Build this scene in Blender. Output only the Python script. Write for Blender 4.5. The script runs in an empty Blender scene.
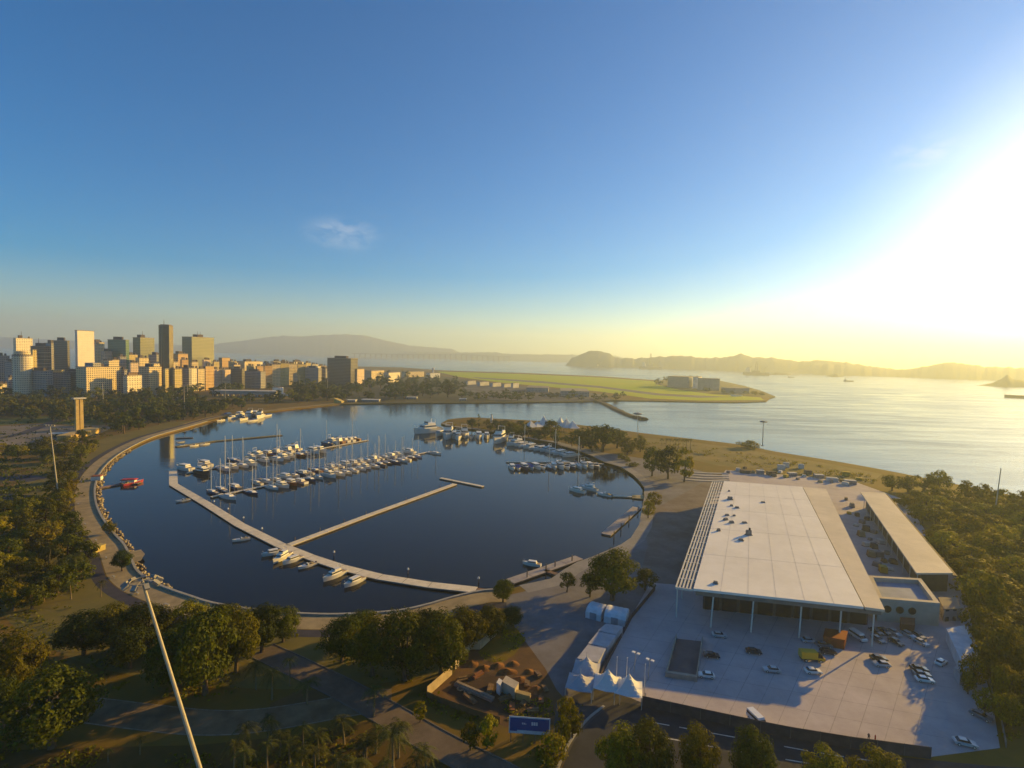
import bpy, bmesh, math, random
from mathutils import Vector, Matrix, noise
R = math.radians
rnd = random.Random(7)
C = bpy.context.scene.collection
SC = bpy.context.scene

# ------------------------------------------------------------------ camera
CAM_H, FPX, PITCH, ROLL = 85.0, 520.0, 3.13, 1.5
cd = bpy.data.cameras.new('camera')
cd.sensor_width = 36.0
cd.lens = FPX / 1024.0 * 36.0
cd.clip_start, cd.clip_end = 0.5, 60000.0
cam = bpy.data.objects.new('camera', cd)
C.objects.link(cam)
CM = Matrix.Translation((0, 0, CAM_H)) @ Matrix.Rotation(R(90 - PITCH), 4, 'X') @ Matrix.Rotation(R(ROLL), 4, 'Z')
cam.matrix_world = CM
SC.camera = cam
CR = CM.to_3x3()
CRI = CR.transposed()

# ------------------------------------------------------------------ sky and sun
SUN_AZ, SUN_EL = 56.0, 13.5            # azimuth to the right of the view direction (+Y), elevation
SUN_DIR = Vector((math.sin(R(SUN_AZ)) * math.cos(R(SUN_EL)), math.cos(R(SUN_AZ)) * math.cos(R(SUN_EL)), math.sin(R(SUN_EL))))
SC.view_settings.view_transform = 'Standard'
SC.view_settings.look = 'None'
SC.view_settings.gamma = 1.0
SC.view_settings.use_curve_mapping = False
SC.view_settings.exposure = 1.08
w = bpy.data.worlds.new('World')
SC.world = w
w.use_nodes = True
nt = w.node_tree
nt.nodes.clear()
def N(tree, typ, **kw):
    n = tree.nodes.new(typ)
    for k, v in kw.items():
        if k.startswith('i_'):
            n.inputs[k[2:].replace('_', ' ')].default_value = v
        else:
            setattr(n, k, v)
    return n
sky = N(nt, 'ShaderNodeTexSky', sky_type='NISHITA', sun_disc=False, sun_elevation=R(SUN_EL), sun_rotation=R(SUN_AZ),
        altitude=90, air_density=1.0, dust_density=0.35, ozone_density=2.0)
bg = N(nt, 'ShaderNodeBackground', i_Strength=0.064)
out = N(nt, 'ShaderNodeOutputWorld')
hsv = N(nt, 'ShaderNodeHueSaturation', i_Saturation=1.66, i_Value=1.0)
tc = N(nt, 'ShaderNodeTexCoord')
nrm = N(nt, 'ShaderNodeVectorMath', operation='NORMALIZE')
nt.links.new(tc.outputs['Generated'], nrm.inputs[0])
dot = N(nt, 'ShaderNodeVectorMath', operation='DOT_PRODUCT')
nt.links.new(nrm.outputs[0], dot.inputs[0])
GA, GE = R(50.5), R(7.0)               # the aureole of the haze lies a little below the sun itself
dot.inputs[1].default_value = (math.sin(GA) * math.cos(GE), math.cos(GA) * math.cos(GE), math.sin(GE))
# bright aureole of the hazy air round the sun
mx = N(nt, 'ShaderNodeMath', operation='MAXIMUM'); mx.inputs[1].default_value = 0.0
nt.links.new(dot.outputs['Value'], mx.inputs[0])
pw = N(nt, 'ShaderNodeMath', operation='POWER'); pw.inputs[1].default_value = 75.0
nt.links.new(mx.outputs[0], pw.inputs[0])
pb_ = N(nt, 'ShaderNodeMath', operation='POWER'); pb_.inputs[1].default_value = 14.0
nt.links.new(mx.outputs[0], pb_.inputs[0])
pm_ = N(nt, 'ShaderNodeMath', operation='MULTIPLY_ADD'); pm_.inputs[1].default_value = 0.13
nt.links.new(pb_.outputs[0], pm_.inputs[0]); nt.links.new(pw.outputs[0], pm_.inputs[2])
glow = N(nt, 'ShaderNodeMix', data_type='RGBA', blend_type='ADD')
GLOW = (13.0, 11.6, 8.6, 1)
gm = N(nt, 'ShaderNodeMix', data_type='RGBA', blend_type='MIX')
gm.inputs[6].default_value = (0, 0, 0, 1); gm.inputs[7].default_value = GLOW
gm.clamp_factor = False
nt.links.new(pm_.outputs[0], gm.inputs[0])
tint = N(nt, 'ShaderNodeMix', data_type='RGBA', blend_type='MULTIPLY')
tint.inputs[0].default_value = 1.0; tint.inputs[7].default_value = (0.83, 0.965, 1.17, 1)
nt.links.new(sky.outputs[0], tint.inputs[6])
nt.links.new(tint.outputs[2], hsv.inputs['Color'])
glow.inputs[0].default_value = 1.0
nt.links.new(hsv.outputs[0], glow.inputs[6]); nt.links.new(gm.outputs[2], glow.inputs[7])
# two thin wisps of cloud high in the sky
def px_dir(px, py):
    return (CR @ Vector(((px - 512) / FPX, -(py - 384) / FPX, -1))).normalized()
last = glow.outputs[2]
for (px, py, wid, amt, seed) in ((343, 234, 0.085, 0.42, 1.0), (930, 152, 0.07, 0.3, 5.0)):
    c = px_dir(px, py)
    sub = N(nt, 'ShaderNodeVectorMath', operation='SUBTRACT'); sub.inputs[1].default_value = c
    nt.links.new(nrm.outputs[0], sub.inputs[0])
    scl = N(nt, 'ShaderNodeVectorMath', operation='MULTIPLY'); scl.inputs[1].default_value = (1 / wid, 1 / wid, 2.3 / wid)
    nt.links.new(sub.outputs[0], scl.inputs[0])
    ln = N(nt, 'ShaderNodeVectorMath', operation='LENGTH'); nt.links.new(scl.outputs[0], ln.inputs[0])
    fall = N(nt, 'ShaderNodeMapRange', interpolation_type='SMOOTHSTEP'); fall.inputs[1].default_value = 1.0; fall.inputs[2].default_value = 0.1
    nt.links.new(ln.outputs['Value'], fall.inputs[0])
    mp = N(nt, 'ShaderNodeMapping'); mp.inputs['Scale'].default_value = (26, 26, 60); mp.inputs['Location'].default_value = (seed, 0, 0)
    nt.links.new(nrm.outputs[0], mp.inputs[0])
    nz = N(nt, 'ShaderNodeTexNoise', i_Scale=1.0, i_Detail=5.0, i_Roughness=0.62, i_Distortion=0.6); nt.links.new(mp.outputs[0], nz.inputs['Vector'])
    rr = N(nt, 'ShaderNodeMapRange'); rr.inputs[1].default_value = 0.38; rr.inputs[2].default_value = 0.8
    nt.links.new(nz.outputs['Fac'], rr.inputs[0])
    m1 = N(nt, 'ShaderNodeMath', operation='MULTIPLY'); nt.links.new(rr.outputs[0], m1.inputs[0]); nt.links.new(fall.outputs[0], m1.inputs[1])
    m2 = N(nt, 'ShaderNodeMath', operation='MULTIPLY'); nt.links.new(m1.outputs[0], m2.inputs[0]); m2.inputs[1].default_value = amt
    cm = N(nt, 'ShaderNodeMix', data_type='RGBA', blend_type='MIX'); nt.links.new(m2.outputs[0], cm.inputs[0])
    nt.links.new(last, cm.inputs[6]); cm.inputs[7].default_value = (7.5, 7.4, 7.6, 1)
    last = cm.outputs[2]
nt.links.new(last, bg.inputs[0])
nt.links.new(bg.outputs[0], out.inputs[0])

sd = bpy.data.lights.new('sun', 'SUN')
sd.energy = 5.0
sd.angle = R(0.5)
sd.color = (1.0, 0.62, 0.11)
sun = bpy.data.objects.new('sun', sd)
C.objects.link(sun)
sun.rotation_euler = SUN_DIR.to_track_quat('Z', 'Y').to_euler()
sun.location = SUN_DIR * 500

SC.render.engine = 'CYCLES'
SC.cycles.use_denoising = True
SC.cycles.use_adaptive_sampling = True
SC.cycles.adaptive_threshold = 0.02
SC.cycles.max_bounces = 6
SC.cycles.diffuse_bounces = 2
SC.cycles.glossy_bounces = 3
SC.cycles.transparent_max_bounces = 8
SC.cycles.volume_bounces = 2
SC.cycles.caustics_reflective = False
SC.cycles.caustics_refractive = False

# ------------------------------------------------------------------ photograph coordinates to places on the ground
GZ = 1.5                                # height of the land above the water
def ray(px, py):
    return CR @ Vector(((px - 512) / FPX, -(py - 384) / FPX, -1))
def g(px, py, z=GZ):
    d = ray(px, py)
    t = (z - CAM_H) / d.z
    return Vector((d.x * t, d.y * t, z))
def proj(p):
    c = CRI @ (Vector(p) - Vector((0, 0, CAM_H)))
    return (512 - FPX * c.x / c.z, 384 + FPX * c.y / c.z)
def hgt(p, ytop):
    """height above p at which a vertical line from p reaches picture row ytop"""
    c0 = CRI @ (Vector(p) - Vector((0, 0, CAM_H)))
    u = CRI @ Vector((0, 0, 1))
    k = (ytop - 384) / FPX
    return (k * c0.z - c0.y) / (u.y - k * u.z)
def mpp(p):
    """metres per picture pixel at p"""
    return -(CRI @ (Vector(p) - Vector((0, 0, CAM_H)))).z / FPX

# ------------------------------------------------------------------ materials
MATS = {}
def mat(name, col, rough=0.8, var=0.25, scale=0.4, metal=0.0, spec=0.12, col2=None, detail=4.0, bump=0.0, objrand=0.0, transl=0.0, island=0.0, coat=0.0):
    if name in MATS:
        return MATS[name]
    m = bpy.data.materials.new(name)
    m.use_nodes = True
    t = m.node_tree
    b = t.nodes['Principled BSDF']
    b.inputs['Roughness'].default_value = rough
    b.inputs['Metallic'].default_value = metal
    b.inputs['Specular IOR Level'].default_value = spec
    b.inputs['Coat Weight'].default_value = coat
    c1 = (*col, 1)
    c2 = (*col2, 1) if col2 else tuple([max(0, v * (1 - var)) for v in col] + [1])
    tcn = N(t, 'ShaderNodeTexCoord')
    nz = N(t, 'ShaderNodeTexNoise', i_Scale=scale, i_Detail=detail, i_Roughness=0.6 if detail < 7 else 0.74)
    t.links.new(tcn.outputs['Object'], nz.inputs['Vector'])
    mr = N(t, 'ShaderNodeMapRange'); mr.inputs[1].default_value = 0.34; mr.inputs[2].default_value = 0.66
    t.links.new(nz.outputs['Fac'], mr.inputs[0])
    mi = N(t, 'ShaderNodeMix', data_type='RGBA')
    t.links.new(mr.outputs[0], mi.inputs[0])
    mi.inputs[6].default_value = c1; mi.inputs[7].default_value = c2
    last = mi.outputs[2]
    if objrand or island:
        hs = N(t, 'ShaderNodeHueSaturation')
        srcs = []
        if objrand:
            oi = N(t, 'ShaderNodeObjectInfo'); srcs.append((oi.outputs['Random'], objrand))
        if island:
            ge = N(t, 'ShaderNodeNewGeometry'); srcs.append((ge.outputs['Random Per Island'], island))
        val = None
        for s, amt in srcs:
            q = N(t, 'ShaderNodeMapRange'); q.inputs[3].default_value = 1 - amt; q.inputs[4].default_value = 1 + amt
            t.links.new(s, q.inputs[0])
            if val is None:
                val = q.outputs[0]
            else:
                mm = N(t, 'ShaderNodeMath', operation='MULTIPLY'); t.links.new(val, mm.inputs[0]); t.links.new(q.outputs[0], mm.inputs[1]); val = mm.outputs[0]
        t.links.new(val, hs.inputs['Value'])
        q = N(t, 'ShaderNodeMapRange'); q.inputs[3].default_value = 0.5 - 0.022 * min(1, objrand + island); q.inputs[4].default_value = 0.5 + 0.022 * min(1, objrand + island)
        t.links.new(srcs[0][0], q.inputs[0]); t.links.new(q.outputs[0], hs.inputs['Hue'])
        t.links.new(last, hs.inputs['Color']); last = hs.outputs[0]
    t.links.new(last, b.inputs['Base Color'])
    if bump:
        nb = N(t, 'ShaderNodeTexNoise', i_Scale=scale * 4, i_Detail=5.0)
        t.links.new(tcn.outputs['Object'], nb.inputs['Vector'])
        bp = N(t, 'ShaderNodeBump', i_Strength=bump, i_Distance=0.3)
        t.links.new(nb.outputs['Fac'], bp.inputs['Height']); t.links.new(bp.outputs[0], b.inputs['Normal'])
    if transl:
        tl = N(t, 'ShaderNodeBsdfTranslucent'); t.links.new(last, tl.inputs['Color'])
        ms = N(t, 'ShaderNodeMixShader'); ms.inputs[0].default_value = transl
        t.links.new(b.outputs[0], ms.inputs[1]); t.links.new(tl.outputs[0], ms.inputs[2])
        t.links.new(ms.outputs[0], t.nodes['Material Output'].inputs['Surface'])
    MATS[name] = m
    return m

def facade(name, wall, glass=(0.03, 0.035, 0.045), du=3.2, dv=3.3, fu=0.55, fv=0.5, rough=0.75, strip=False):
    """wall with a grid of windows set out in metres on the object's own coordinates"""
    if name in MATS:
        return MATS[name]
    m = bpy.data.materials.new(name); m.use_nodes = True
    t = m.node_tree; b = t.nodes['Principled BSDF']
    tcn = N(t, 'ShaderNodeTexCoord')
    sp = N(t, 'ShaderNodeSeparateXYZ'); t.links.new(tcn.outputs['Object'], sp.inputs[0])
    ad = N(t, 'ShaderNodeMath', operation='ADD'); t.links.new(sp.outputs[0], ad.inputs[0]); t.links.new(sp.outputs[1], ad.inputs[1])
    masks = []
    for src, d, fr in ((ad.outputs[0], du, fu), (sp.outputs[2], dv, fv)):
        dv_ = N(t, 'ShaderNodeMath', operation='DIVIDE'); t.links.new(src, dv_.inputs[0]); dv_.inputs[1].default_value = d
        fc = N(t, 'ShaderNodeMath', operation='FRACT'); t.links.new(dv_.outputs[0], fc.inputs[0])
        lt = N(t, 'ShaderNodeMath', operation='LESS_THAN'); t.links.new(fc.outputs[0], lt.inputs[0]); lt.inputs[1].default_value = fr
        masks.append(lt.outputs[0])
    if strip:
        mk = masks[1]
    else:
        mu = N(t, 'ShaderNodeMath', operation='MULTIPLY'); t.links.new(masks[0], mu.inputs[0]); t.links.new(masks[1], mu.inputs[1]); mk = mu.outputs[0]
    ge = N(t, 'ShaderNodeNewGeometry'); sn = N(t, 'ShaderNodeSeparateXYZ'); t.links.new(ge.outputs['Normal'], sn.inputs[0])
    ab = N(t, 'ShaderNodeMath', operation='LESS_THAN'); t.links.new(sn.outputs[2], ab.inputs[0]); ab.inputs[1].default_value = 0.5
    mk2 = N(t, 'ShaderNodeMath', operation='MULTIPLY'); t.links.new(mk, mk2.inputs[0]); t.links.new(ab.outputs[0], mk2.inputs[1])
    nz = N(t, 'ShaderNodeTexNoise', i_Scale=0.12, i_Detail=4.0); t.links.new(tcn.outputs['Object'], nz.inputs['Vector'])
    wl = N(t, 'ShaderNodeMix', data_type='RGBA'); t.links.new(nz.outputs['Fac'], wl.inputs[0])
    wl.inputs[6].default_value = (*wall, 1); wl.inputs[7].default_value = (wall[0] * .72, wall[1] * .7, wall[2] * .68, 1)
    mi = N(t, 'ShaderNodeMix', data_type='RGBA'); t.links.new(mk2.outputs[0], mi.inputs[0])
    t.links.new(wl.outputs[2], mi.inputs[6]); mi.inputs[7].default_value = (*glass, 1)
    t.links.new(mi.outputs[2], b.inputs['Base Color'])
    rm = N(t, 'ShaderNodeMapRange'); rm.inputs[3].default_value = rough; rm.inputs[4].default_value = 0.15
    t.links.new(mk2.outputs[0], rm.inputs[0]); t.links.new(rm.outputs[0], b.inputs['Roughness'])
    MATS[name] = m
    return m

# ------------------------------------------------------------------ mesh building
class MB:
    def __init__(s):
        s.v, s.f, s.m = [], [], []
    def add(s, vs, fs, mi=0):
        o = len(s.v)
        s.v += [tuple(v) for v in vs]
        s.f += [tuple(i + o for i in f) for f in fs]
        s.m += [mi] * len(fs)
        return s
    def box(s, c, d, rz=0.0, mi=0, top=1.0, tilt=None):
        """box centred on c (x, y, z of its base), size d; top scales the top face"""
        x, y, z = d[0] / 2, d[1] / 2, d[2]
        pts = [Vector((a * x, b * y, 0)) for a, b in ((-1, -1), (1, -1), (1, 1), (-1, 1))] + [Vector((a * x * top, b * y * top, z)) for a, b in ((-1, -1), (1, -1), (1, 1), (-1, 1))]
        M = Matrix.Rotation(rz, 3, 'Z')
        if tilt is not None:
            M = M @ tilt
        s.add([M @ p + Vector(c) for p in pts], [(0, 3, 2, 1), (4, 5, 6, 7), (0, 1, 5, 4), (1, 2, 6, 5), (2, 3, 7, 6), (3, 0, 4, 7)], mi)
        return s
    def prism(s, poly, z0, z1, mi=0):
        n = len(poly)
        lo = [Vector((p[0], p[1], z0 if not callable(z0) else z0(p))) for p in poly]
        hi = [Vector((p[0], p[1], z1 if not callable(z1) else z1(p))) for p in poly]
        fs = [(i, (i + 1) % n, n + (i + 1) % n, n + i) for i in range(n)]
        fs += [tuple(range(n, 2 * n)), tuple(range(n - 1, -1, -1))]
        s.add(lo + hi, fs, mi)
        return s
    def tube(s, path, rad, n=6, mi=0, cap=True):
        path = [Vector(p) for p in path]
        rs = rad if isinstance(rad, (list, tuple)) else [rad] * len(path)
        vs, fs = [], []
        for i, p in enumerate(path):
            d = (path[min(i + 1, len(path) - 1)] - path[max(i - 1, 0)]).normalized()
            a = d.orthogonal().normalized() if abs(d.z) < 0.99 else Vector((1, 0, 0))
            if abs(d.z) >= 0.99:
                a = Vector((1, 0, 0)) - d * d.x
                a.normalize()
            b = d.cross(a)
            for k in range(n):
                an = 2 * math.pi * k / n
                vs.append(p + (a * math.cos(an) + b * math.sin(an)) * rs[i])
        for i in range(len(path) - 1):
            for k in range(n):
                fs.append((i * n + k, i * n + (k + 1) % n, (i + 1) * n + (k + 1) % n, (i + 1) * n + k))
        if cap:
            fs.append(tuple(range(n - 1, -1, -1))); fs.append(tuple(range((len(path) - 1) * n, len(path) * n)))
        s.add(vs, fs, mi)
        return s
    def lathe(s, prof, c=(0, 0, 0), n=16, mi=0):
        c = Vector(c); vs, fs = [], []
        for r, z in prof:
            for k in range(n):
                a = 2 * math.pi * k / n
                vs.append(c + Vector((r * math.cos(a), r * math.sin(a), z)))
        for i in range(len(prof) - 1):
            for k in range(n):
                fs.append((i * n + k, i * n + (k + 1) % n, (i + 1) * n + (k + 1) % n, (i + 1) * n + k))
        fs.append(tuple(range(n - 1, -1, -1))); fs.append(tuple(range((len(prof) - 1) * n, len(prof) * n)))
        s.add(vs, fs, mi)
        return s
    def strip(s, pts, width, z, thick=0.0, mi=0):
        """a flat ribbon of the given width along pts"""
        pts = [Vector((p[0], p[1], 0)) for p in pts]
        L, Rr = [], []
        for i, p in enumerate(pts):
            d = (pts[min(i + 1, len(pts) - 1)] - pts[max(i - 1, 0)]).normalized()
            nn = Vector((-d.y, d.x, 0)); wd = width[i] if isinstance(width, (list, tuple)) else width
            L.append(p + nn * wd / 2); Rr.append(p - nn * wd / 2)
        n = len(pts)
        top = [Vector((q.x, q.y, z)) for q in L] + [Vector((q.x, q.y, z)) for q in Rr]
        fs = [(n + i, n + i + 1, i + 1, i) for i in range(n - 1)]
        if thick:
            bot = [Vector((q.x, q.y, z - thick)) for q in top]
            o = 2 * n
            fs += [(o + i, o + i + 1, o + n + i + 1, o + n + i) for i in range(n - 1)]
            fs += [(i, i + 1, o + i + 1, o + i) for i in range(n - 1)]
            fs += [(n + i + 1, n + i, o + n + i, o + n + i + 1) for i in range(n - 1)]
            fs += [(0, o, o + n, n), (n - 1, 2 * n - 1, o + 2 * n - 1, o + n - 1)]
            top += bot
        s.add(top, fs, mi)
        return s
    def build(s, name, m, parent=None, smooth=False):
        me = bpy.data.meshes.new(name)
        me.from_pydata(s.v, [], s.f)
        for x in (m if isinstance(m, (list, tuple)) else [m]):
            me.materials.append(x)
        if isinstance(m, (list, tuple)):
            me.polygons.foreach_set('material_index', s.m)
        if smooth:
            me.polygons.foreach_set('use_smooth', [True] * len(me.polygons))
        me.update()
        o = bpy.data.objects.new(name, me)
        C.objects.link(o)
        if parent is not None:
            o.parent = parent
        return o

def tag(o, label, cat, group=None):
    o['label'] = label; o['category'] = cat
    if group:
        o['group'] = group
    return o
def thing(name, label, cat, loc=(0, 0, 0), rz=0.0, group=None):
    o = bpy.data.objects.new(name, None)
    o.empty_display_size = 0.5
    C.objects.link(o)
    o.location = loc; o.rotation_euler = (0, 0, rz)
    return tag(o, label, cat, group)
KIDS = {}
def copy_tree(root, loc, rz, label, group=None, scale=None, swap=None):
    """a copy of a thing with copies of its parts and sub-parts; swap: {part stem: material}"""
    if root.name not in KIDS:
        KIDS[root.name] = [(c, list(c.children)) for c in root.children]
    r = root.copy(); C.objects.link(r)
    r.location = loc; r.rotation_euler = (0, 0, rz)
    if scale is not None:
        r.scale = scale if isinstance(scale, (tuple, list)) else (scale,) * 3
    r['label'] = label
    if group:
        r['group'] = group
    for c, sub in KIDS[root.name]:
        k = c.copy(); C.objects.link(k); k.parent = r
        recolour(k, swap)
        for d in sub:
            e = d.copy(); C.objects.link(e); e.parent = k
            recolour(e, swap)
    return r
def recolour(o, swap):
    if swap:
        st = o.name.split('.')[0]
        if st in swap:
            o.material_slots[0].link = 'OBJECT'
            o.material_slots[0].material = swap[st]
def struct(o):
    o['kind'] = 'structure'
    return o
def stuff(o):
    o['kind'] = 'stuff'
    return o
def sheet(name, pix, z, m, zz=None):
    """a flat sheet whose outline is given in photograph coordinates"""
    pts = [g(x, y, GZ if zz is None else zz) for x, y in pix]
    return polysheet(name, pts, z, m)
def polysheet(name, pts, z, m, skirt=0.0):
    bm = bmesh.new()
    vs = [bm.verts.new((p[0], p[1], z)) for p in pts]
    es = [bm.edges.new((vs[i], vs[(i + 1) % len(vs)])) for i in range(len(vs))]
    bmesh.ops.triangle_fill(bm, edges=es, use_beauty=True, use_dissolve=False)
    for f in bm.faces:
        if f.normal.z < 0:
            f.normal_flip()
    if skirt:
        lo = [bm.verts.new((p[0], p[1], z - skirt)) for p in pts]
        for i in range(len(vs)):
            j = (i + 1) % len(vs)
            bm.faces.new((vs[i], vs[j], lo[j], lo[i]))
        bmesh.ops.recalc_face_normals(bm, faces=bm.faces)
    me = bpy.data.meshes.new(name); bm.to_mesh(me); bm.free()
    me.materials.append(m)
    o = bpy.data.objects.new(name, me); C.objects.link(o)
    return o
def smooth_line(pts, n=6):
    """Catmull-Rom through pts"""
    P = [Vector(p) for p in pts]
    P = [P[0] * 2 - P[1]] + P + [P[-1] * 2 - P[-2]]
    r = []
    for i in range(1, len(P) - 2):
        for k in range(n):
            t = k / n
            a, b, c, d = P[i - 1], P[i], P[i + 1], P[i + 2]
            r.append(0.5 * (2 * b + (c - a) * t + (2 * a - 5 * b + 4 * c - d) * t * t + (3 * b - a - 3 * c + d) * t ** 3))
    r.append(P[-2])
    return r
ORD = ['first', 'second', 'third', 'fourth', 'fifth', 'sixth', 'seventh', 'eighth', 'ninth', 'tenth', 'eleventh', 'twelfth', 'thirteenth', 'fourteenth', 'fifteenth',
       'sixteenth', 'seventeenth', 'eighteenth', 'nineteenth', 'twentieth', 'twenty-first', 'twenty-second', 'twenty-third', 'twenty-fourth', 'twenty-fifth', 'twenty-sixth']
# ------------------------------------------------------------------ sea, land, hills
def sea_material():
    m = bpy.data.materials.new('sea_water'); m.use_nodes = True
    t = m.node_tree; b = t.nodes['Principled BSDF']
    b.inputs['Base Color'].default_value = (0.006, 0.006, 0.008, 1)
    b.inputs['IOR'].default_value = 1.26
    b.inputs['Specular IOR Level'].default_value = 0.5
    b.inputs['Specular Tint'].default_value = (1.0, 0.82, 0.66, 1)
    tcn = N(t, 'ShaderNodeTexCoord')
    # calm inside the basin, ruffled on the open bay
    sub = N(t, 'ShaderNodeVectorMath', operation='SUBTRACT'); sub.inputs[1].default_value = BASIN
    t.links.new(tcn.outputs['Object'], sub.inputs[0])
    ln = N(t, 'ShaderNodeVectorMath', operation='LENGTH'); t.links.new(sub.outputs[0], ln.inputs[0])
    mr = N(t, 'ShaderNodeMapRange', interpolation_type='SMOOTHSTEP'); mr.inputs[1].default_value = 230; mr.inputs[2].default_value = 620
    t.links.new(ln.outputs['Value'], mr.inputs[0])
    ro = N(t, 'ShaderNodeMapRange'); ro.inputs[3].default_value = 0.05; ro.inputs[4].default_value = 0.17
    t.links.new(mr.outputs[0], ro.inputs[0])
    mp = N(t, 'ShaderNodeMapping'); mp.inputs['Scale'].default_value = (0.045, 0.16, 0.1); mp.inputs['Rotation'].default_value = (0, 0, R(-14))
    t.links.new(tcn.outputs['Object'], mp.inputs[0])
    n1 = N(t, 'ShaderNodeTexNoise', i_Scale=1.0, i_Detail=6.0, i_Roughness=0.6, i_Distortion=0.8); t.links.new(mp.outputs[0], n1.inputs['Vector'])
    mp2 = N(t, 'ShaderNodeMapping'); mp2.inputs['Scale'].default_value = (0.0045, 0.02, 0.01); mp2.inputs['Rotation'].default_value = (0, 0, R(-10))
    t.links.new(tcn.outputs['Object'], mp2.inputs[0])
    n2 = N(t, 'ShaderNodeTexNoise', i_Scale=1.0, i_Detail=5.0, i_Roughness=0.65, i_Distortion=1.2); t.links.new(mp2.outputs[0], n2.inputs['Vector'])
    # gust lanes: patches of rougher and smoother water
    mr2 = N(t, 'ShaderNodeMapRange'); mr2.inputs[1].default_value = 0.35; mr2.inputs[2].default_value = 0.65; mr2.inputs[3].default_value = -0.05; mr2.inputs[4].default_value = 0.09
    t.links.new(n2.outputs['Fac'], mr2.inputs[0])
    ml = N(t, 'ShaderNodeMath', operation='MULTIPLY_ADD'); t.links.new(mr2.outputs[0], ml.inputs[0]); t.links.new(mr.outputs[0], ml.inputs[1]); t.links.new(ro.outputs[0], ml.inputs[2])
    t.links.new(ml.outputs[0], b.inputs['Roughness'])
    st = N(t, 'ShaderNodeMapRange'); st.inputs[3].default_value = 0.06; st.inputs[4].default_value = 0.3
    t.links.new(mr.outputs[0], st.inputs[0])
    bp = N(t, 'ShaderNodeBump', i_Distance=1.0); t.links.new(st.outputs[0], bp.inputs['Strength'])
    t.links.new(n1.outputs['Fac'], bp.inputs['Height']); t.links.new(bp.outputs[0], b.inputs['Normal'])
    return m
BASIN = g(330, 480, 0)
SEA = sea_material()
struct(polysheet('sea_water', [(-10500, -420), (10500, -420), (10500, 11800), (-10500, 11800)], 0.0, SEA))

M_PARK = mat('park_ground_earth', (0.105, 0.082, 0.014), 0.95, scale=0.045, col2=(0.17, 0.10, 0.022), detail=8, bump=0.2)
M_GRASS = mat('lawn_grass', (0.075, 0.105, 0.018), 0.95, scale=0.06, col2=(0.13, 0.115, 0.025), detail=7, bump=0.15)
M_DRY = mat('dry_lawn', (0.17, 0.13, 0.035), 0.95, scale=0.05, col2=(0.11, 0.10, 0.03), detail=7, bump=0.15)
M_RUNWAY = mat('airfield_grass', (0.26, 0.36, 0.0), 0.95, scale=0.01, col2=(0.36, 0.37, 0.0), detail=6)
M_ASPH = mat('road_asphalt', (0.05, 0.05, 0.055), 0.85, var=0.3, scale=0.3)
M_PATH = mat('promenade_paving', (0.34, 0.265, 0.15), 0.85, var=0.35, scale=0.25, detail=6)
M_CYCLE = mat('cycle_path_asphalt', (0.06, 0.055, 0.07), 0.85, var=0.25, scale=0.3)
M_YARD = mat('yard_concrete', (0.20, 0.19, 0.20), 0.9, scale=0.06, col2=(0.13, 0.115, 0.105), detail=7)
M_LOT = mat('forecourt_concrete', (0.48, 0.42, 0.415), 0.85, scale=0.05, col2=(0.35, 0.30, 0.295), detail=8)
M_EARTH = mat('bare_earth', (0.15, 0.085, 0.04), 0.95, scale=0.12, col2=(0.09, 0.055, 0.03), detail=8, bump=0.3)
M_LINE = mat('road_paint', (0.62, 0.6, 0.55), 0.8, var=0.4, scale=1.0)
M_ROCK = mat('shore_rock', (0.30, 0.24, 0.16), 0.9, var=0.4, scale=0.8, island=0.35)
M_KERBD = mat('dull_kerb', (0.15, 0.13, 0.11), .9, scale=.5)
M_KERB = mat('kerb_stone', (0.34, 0.32, 0.28), 0.85, scale=0.5)

basin_px = [(340, 405), (300, 409), (275, 412), (250, 414.5), (225, 418), (190, 428), (165, 435), (150, 440), (135, 447), (120, 456), (108, 466), (100, 477), (96, 490), (97, 505),
            (102, 518), (110, 530), (118, 540), (126, 549), (134, 566), (139, 575), (152, 585), (170, 593), (190, 600), (212, 607), (240, 612), (270, 616), (300, 618), (330, 619),
            (360, 618), (390, 616), (410, 613), (430, 608), (450, 602), (470, 597), (488, 594), (506, 594)]
quay_px = [(520, 590), (552, 583), (566, 573), (578, 566), (592, 561), (606, 555), (622, 548), (632, 541), (640, 528), (643, 512), (645, 500), (645, 490), (641, 484), (633, 476), (619, 467), (602, 462),
           (590, 456), (575, 450), (555, 444), (535, 441), (515, 437), (495, 433), (470, 430), (450, 427.5), (441, 424.5)]
spit_px = [(448, 420.5), (470, 418.5), (500, 420), (530, 421.5), (560, 424), (600, 428.5), (640, 434), (690, 440), (740, 446), (775, 453), (830, 462), (880, 471), (930, 481), (980, 491), (1024, 500), (1110, 521), (1240, 555)]
north_px = [(0, 371), (120, 369), (230, 366), (330, 366), (400, 367.5), (440, 370.5), (520, 373), (600, 376.5), (650, 380), (700, 383), (740, 389), (760, 393), (772, 397), (766, 402), (735, 403), (700, 402.5), (650, 401.5), (600, 401),
            (590, 402), (540, 403), (470, 403.5), (400, 404)]
W0 = lambda pts: [g(x, y, 0) for x, y in pts]
basin = smooth_line(W0(basin_px), 4)
quay = W0(quay_px)
outline = W0(north_px) + basin + quay + smooth_line(W0(spit_px), 3)
outline += [Vector((1500, -200, 0)), Vector((1500, -400, 0)), Vector((-5200, -400, 0)), Vector((-5200, 2600, 0))]
struct(polysheet('park_ground', outline, GZ, M_PARK, skirt=4.0))

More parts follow.
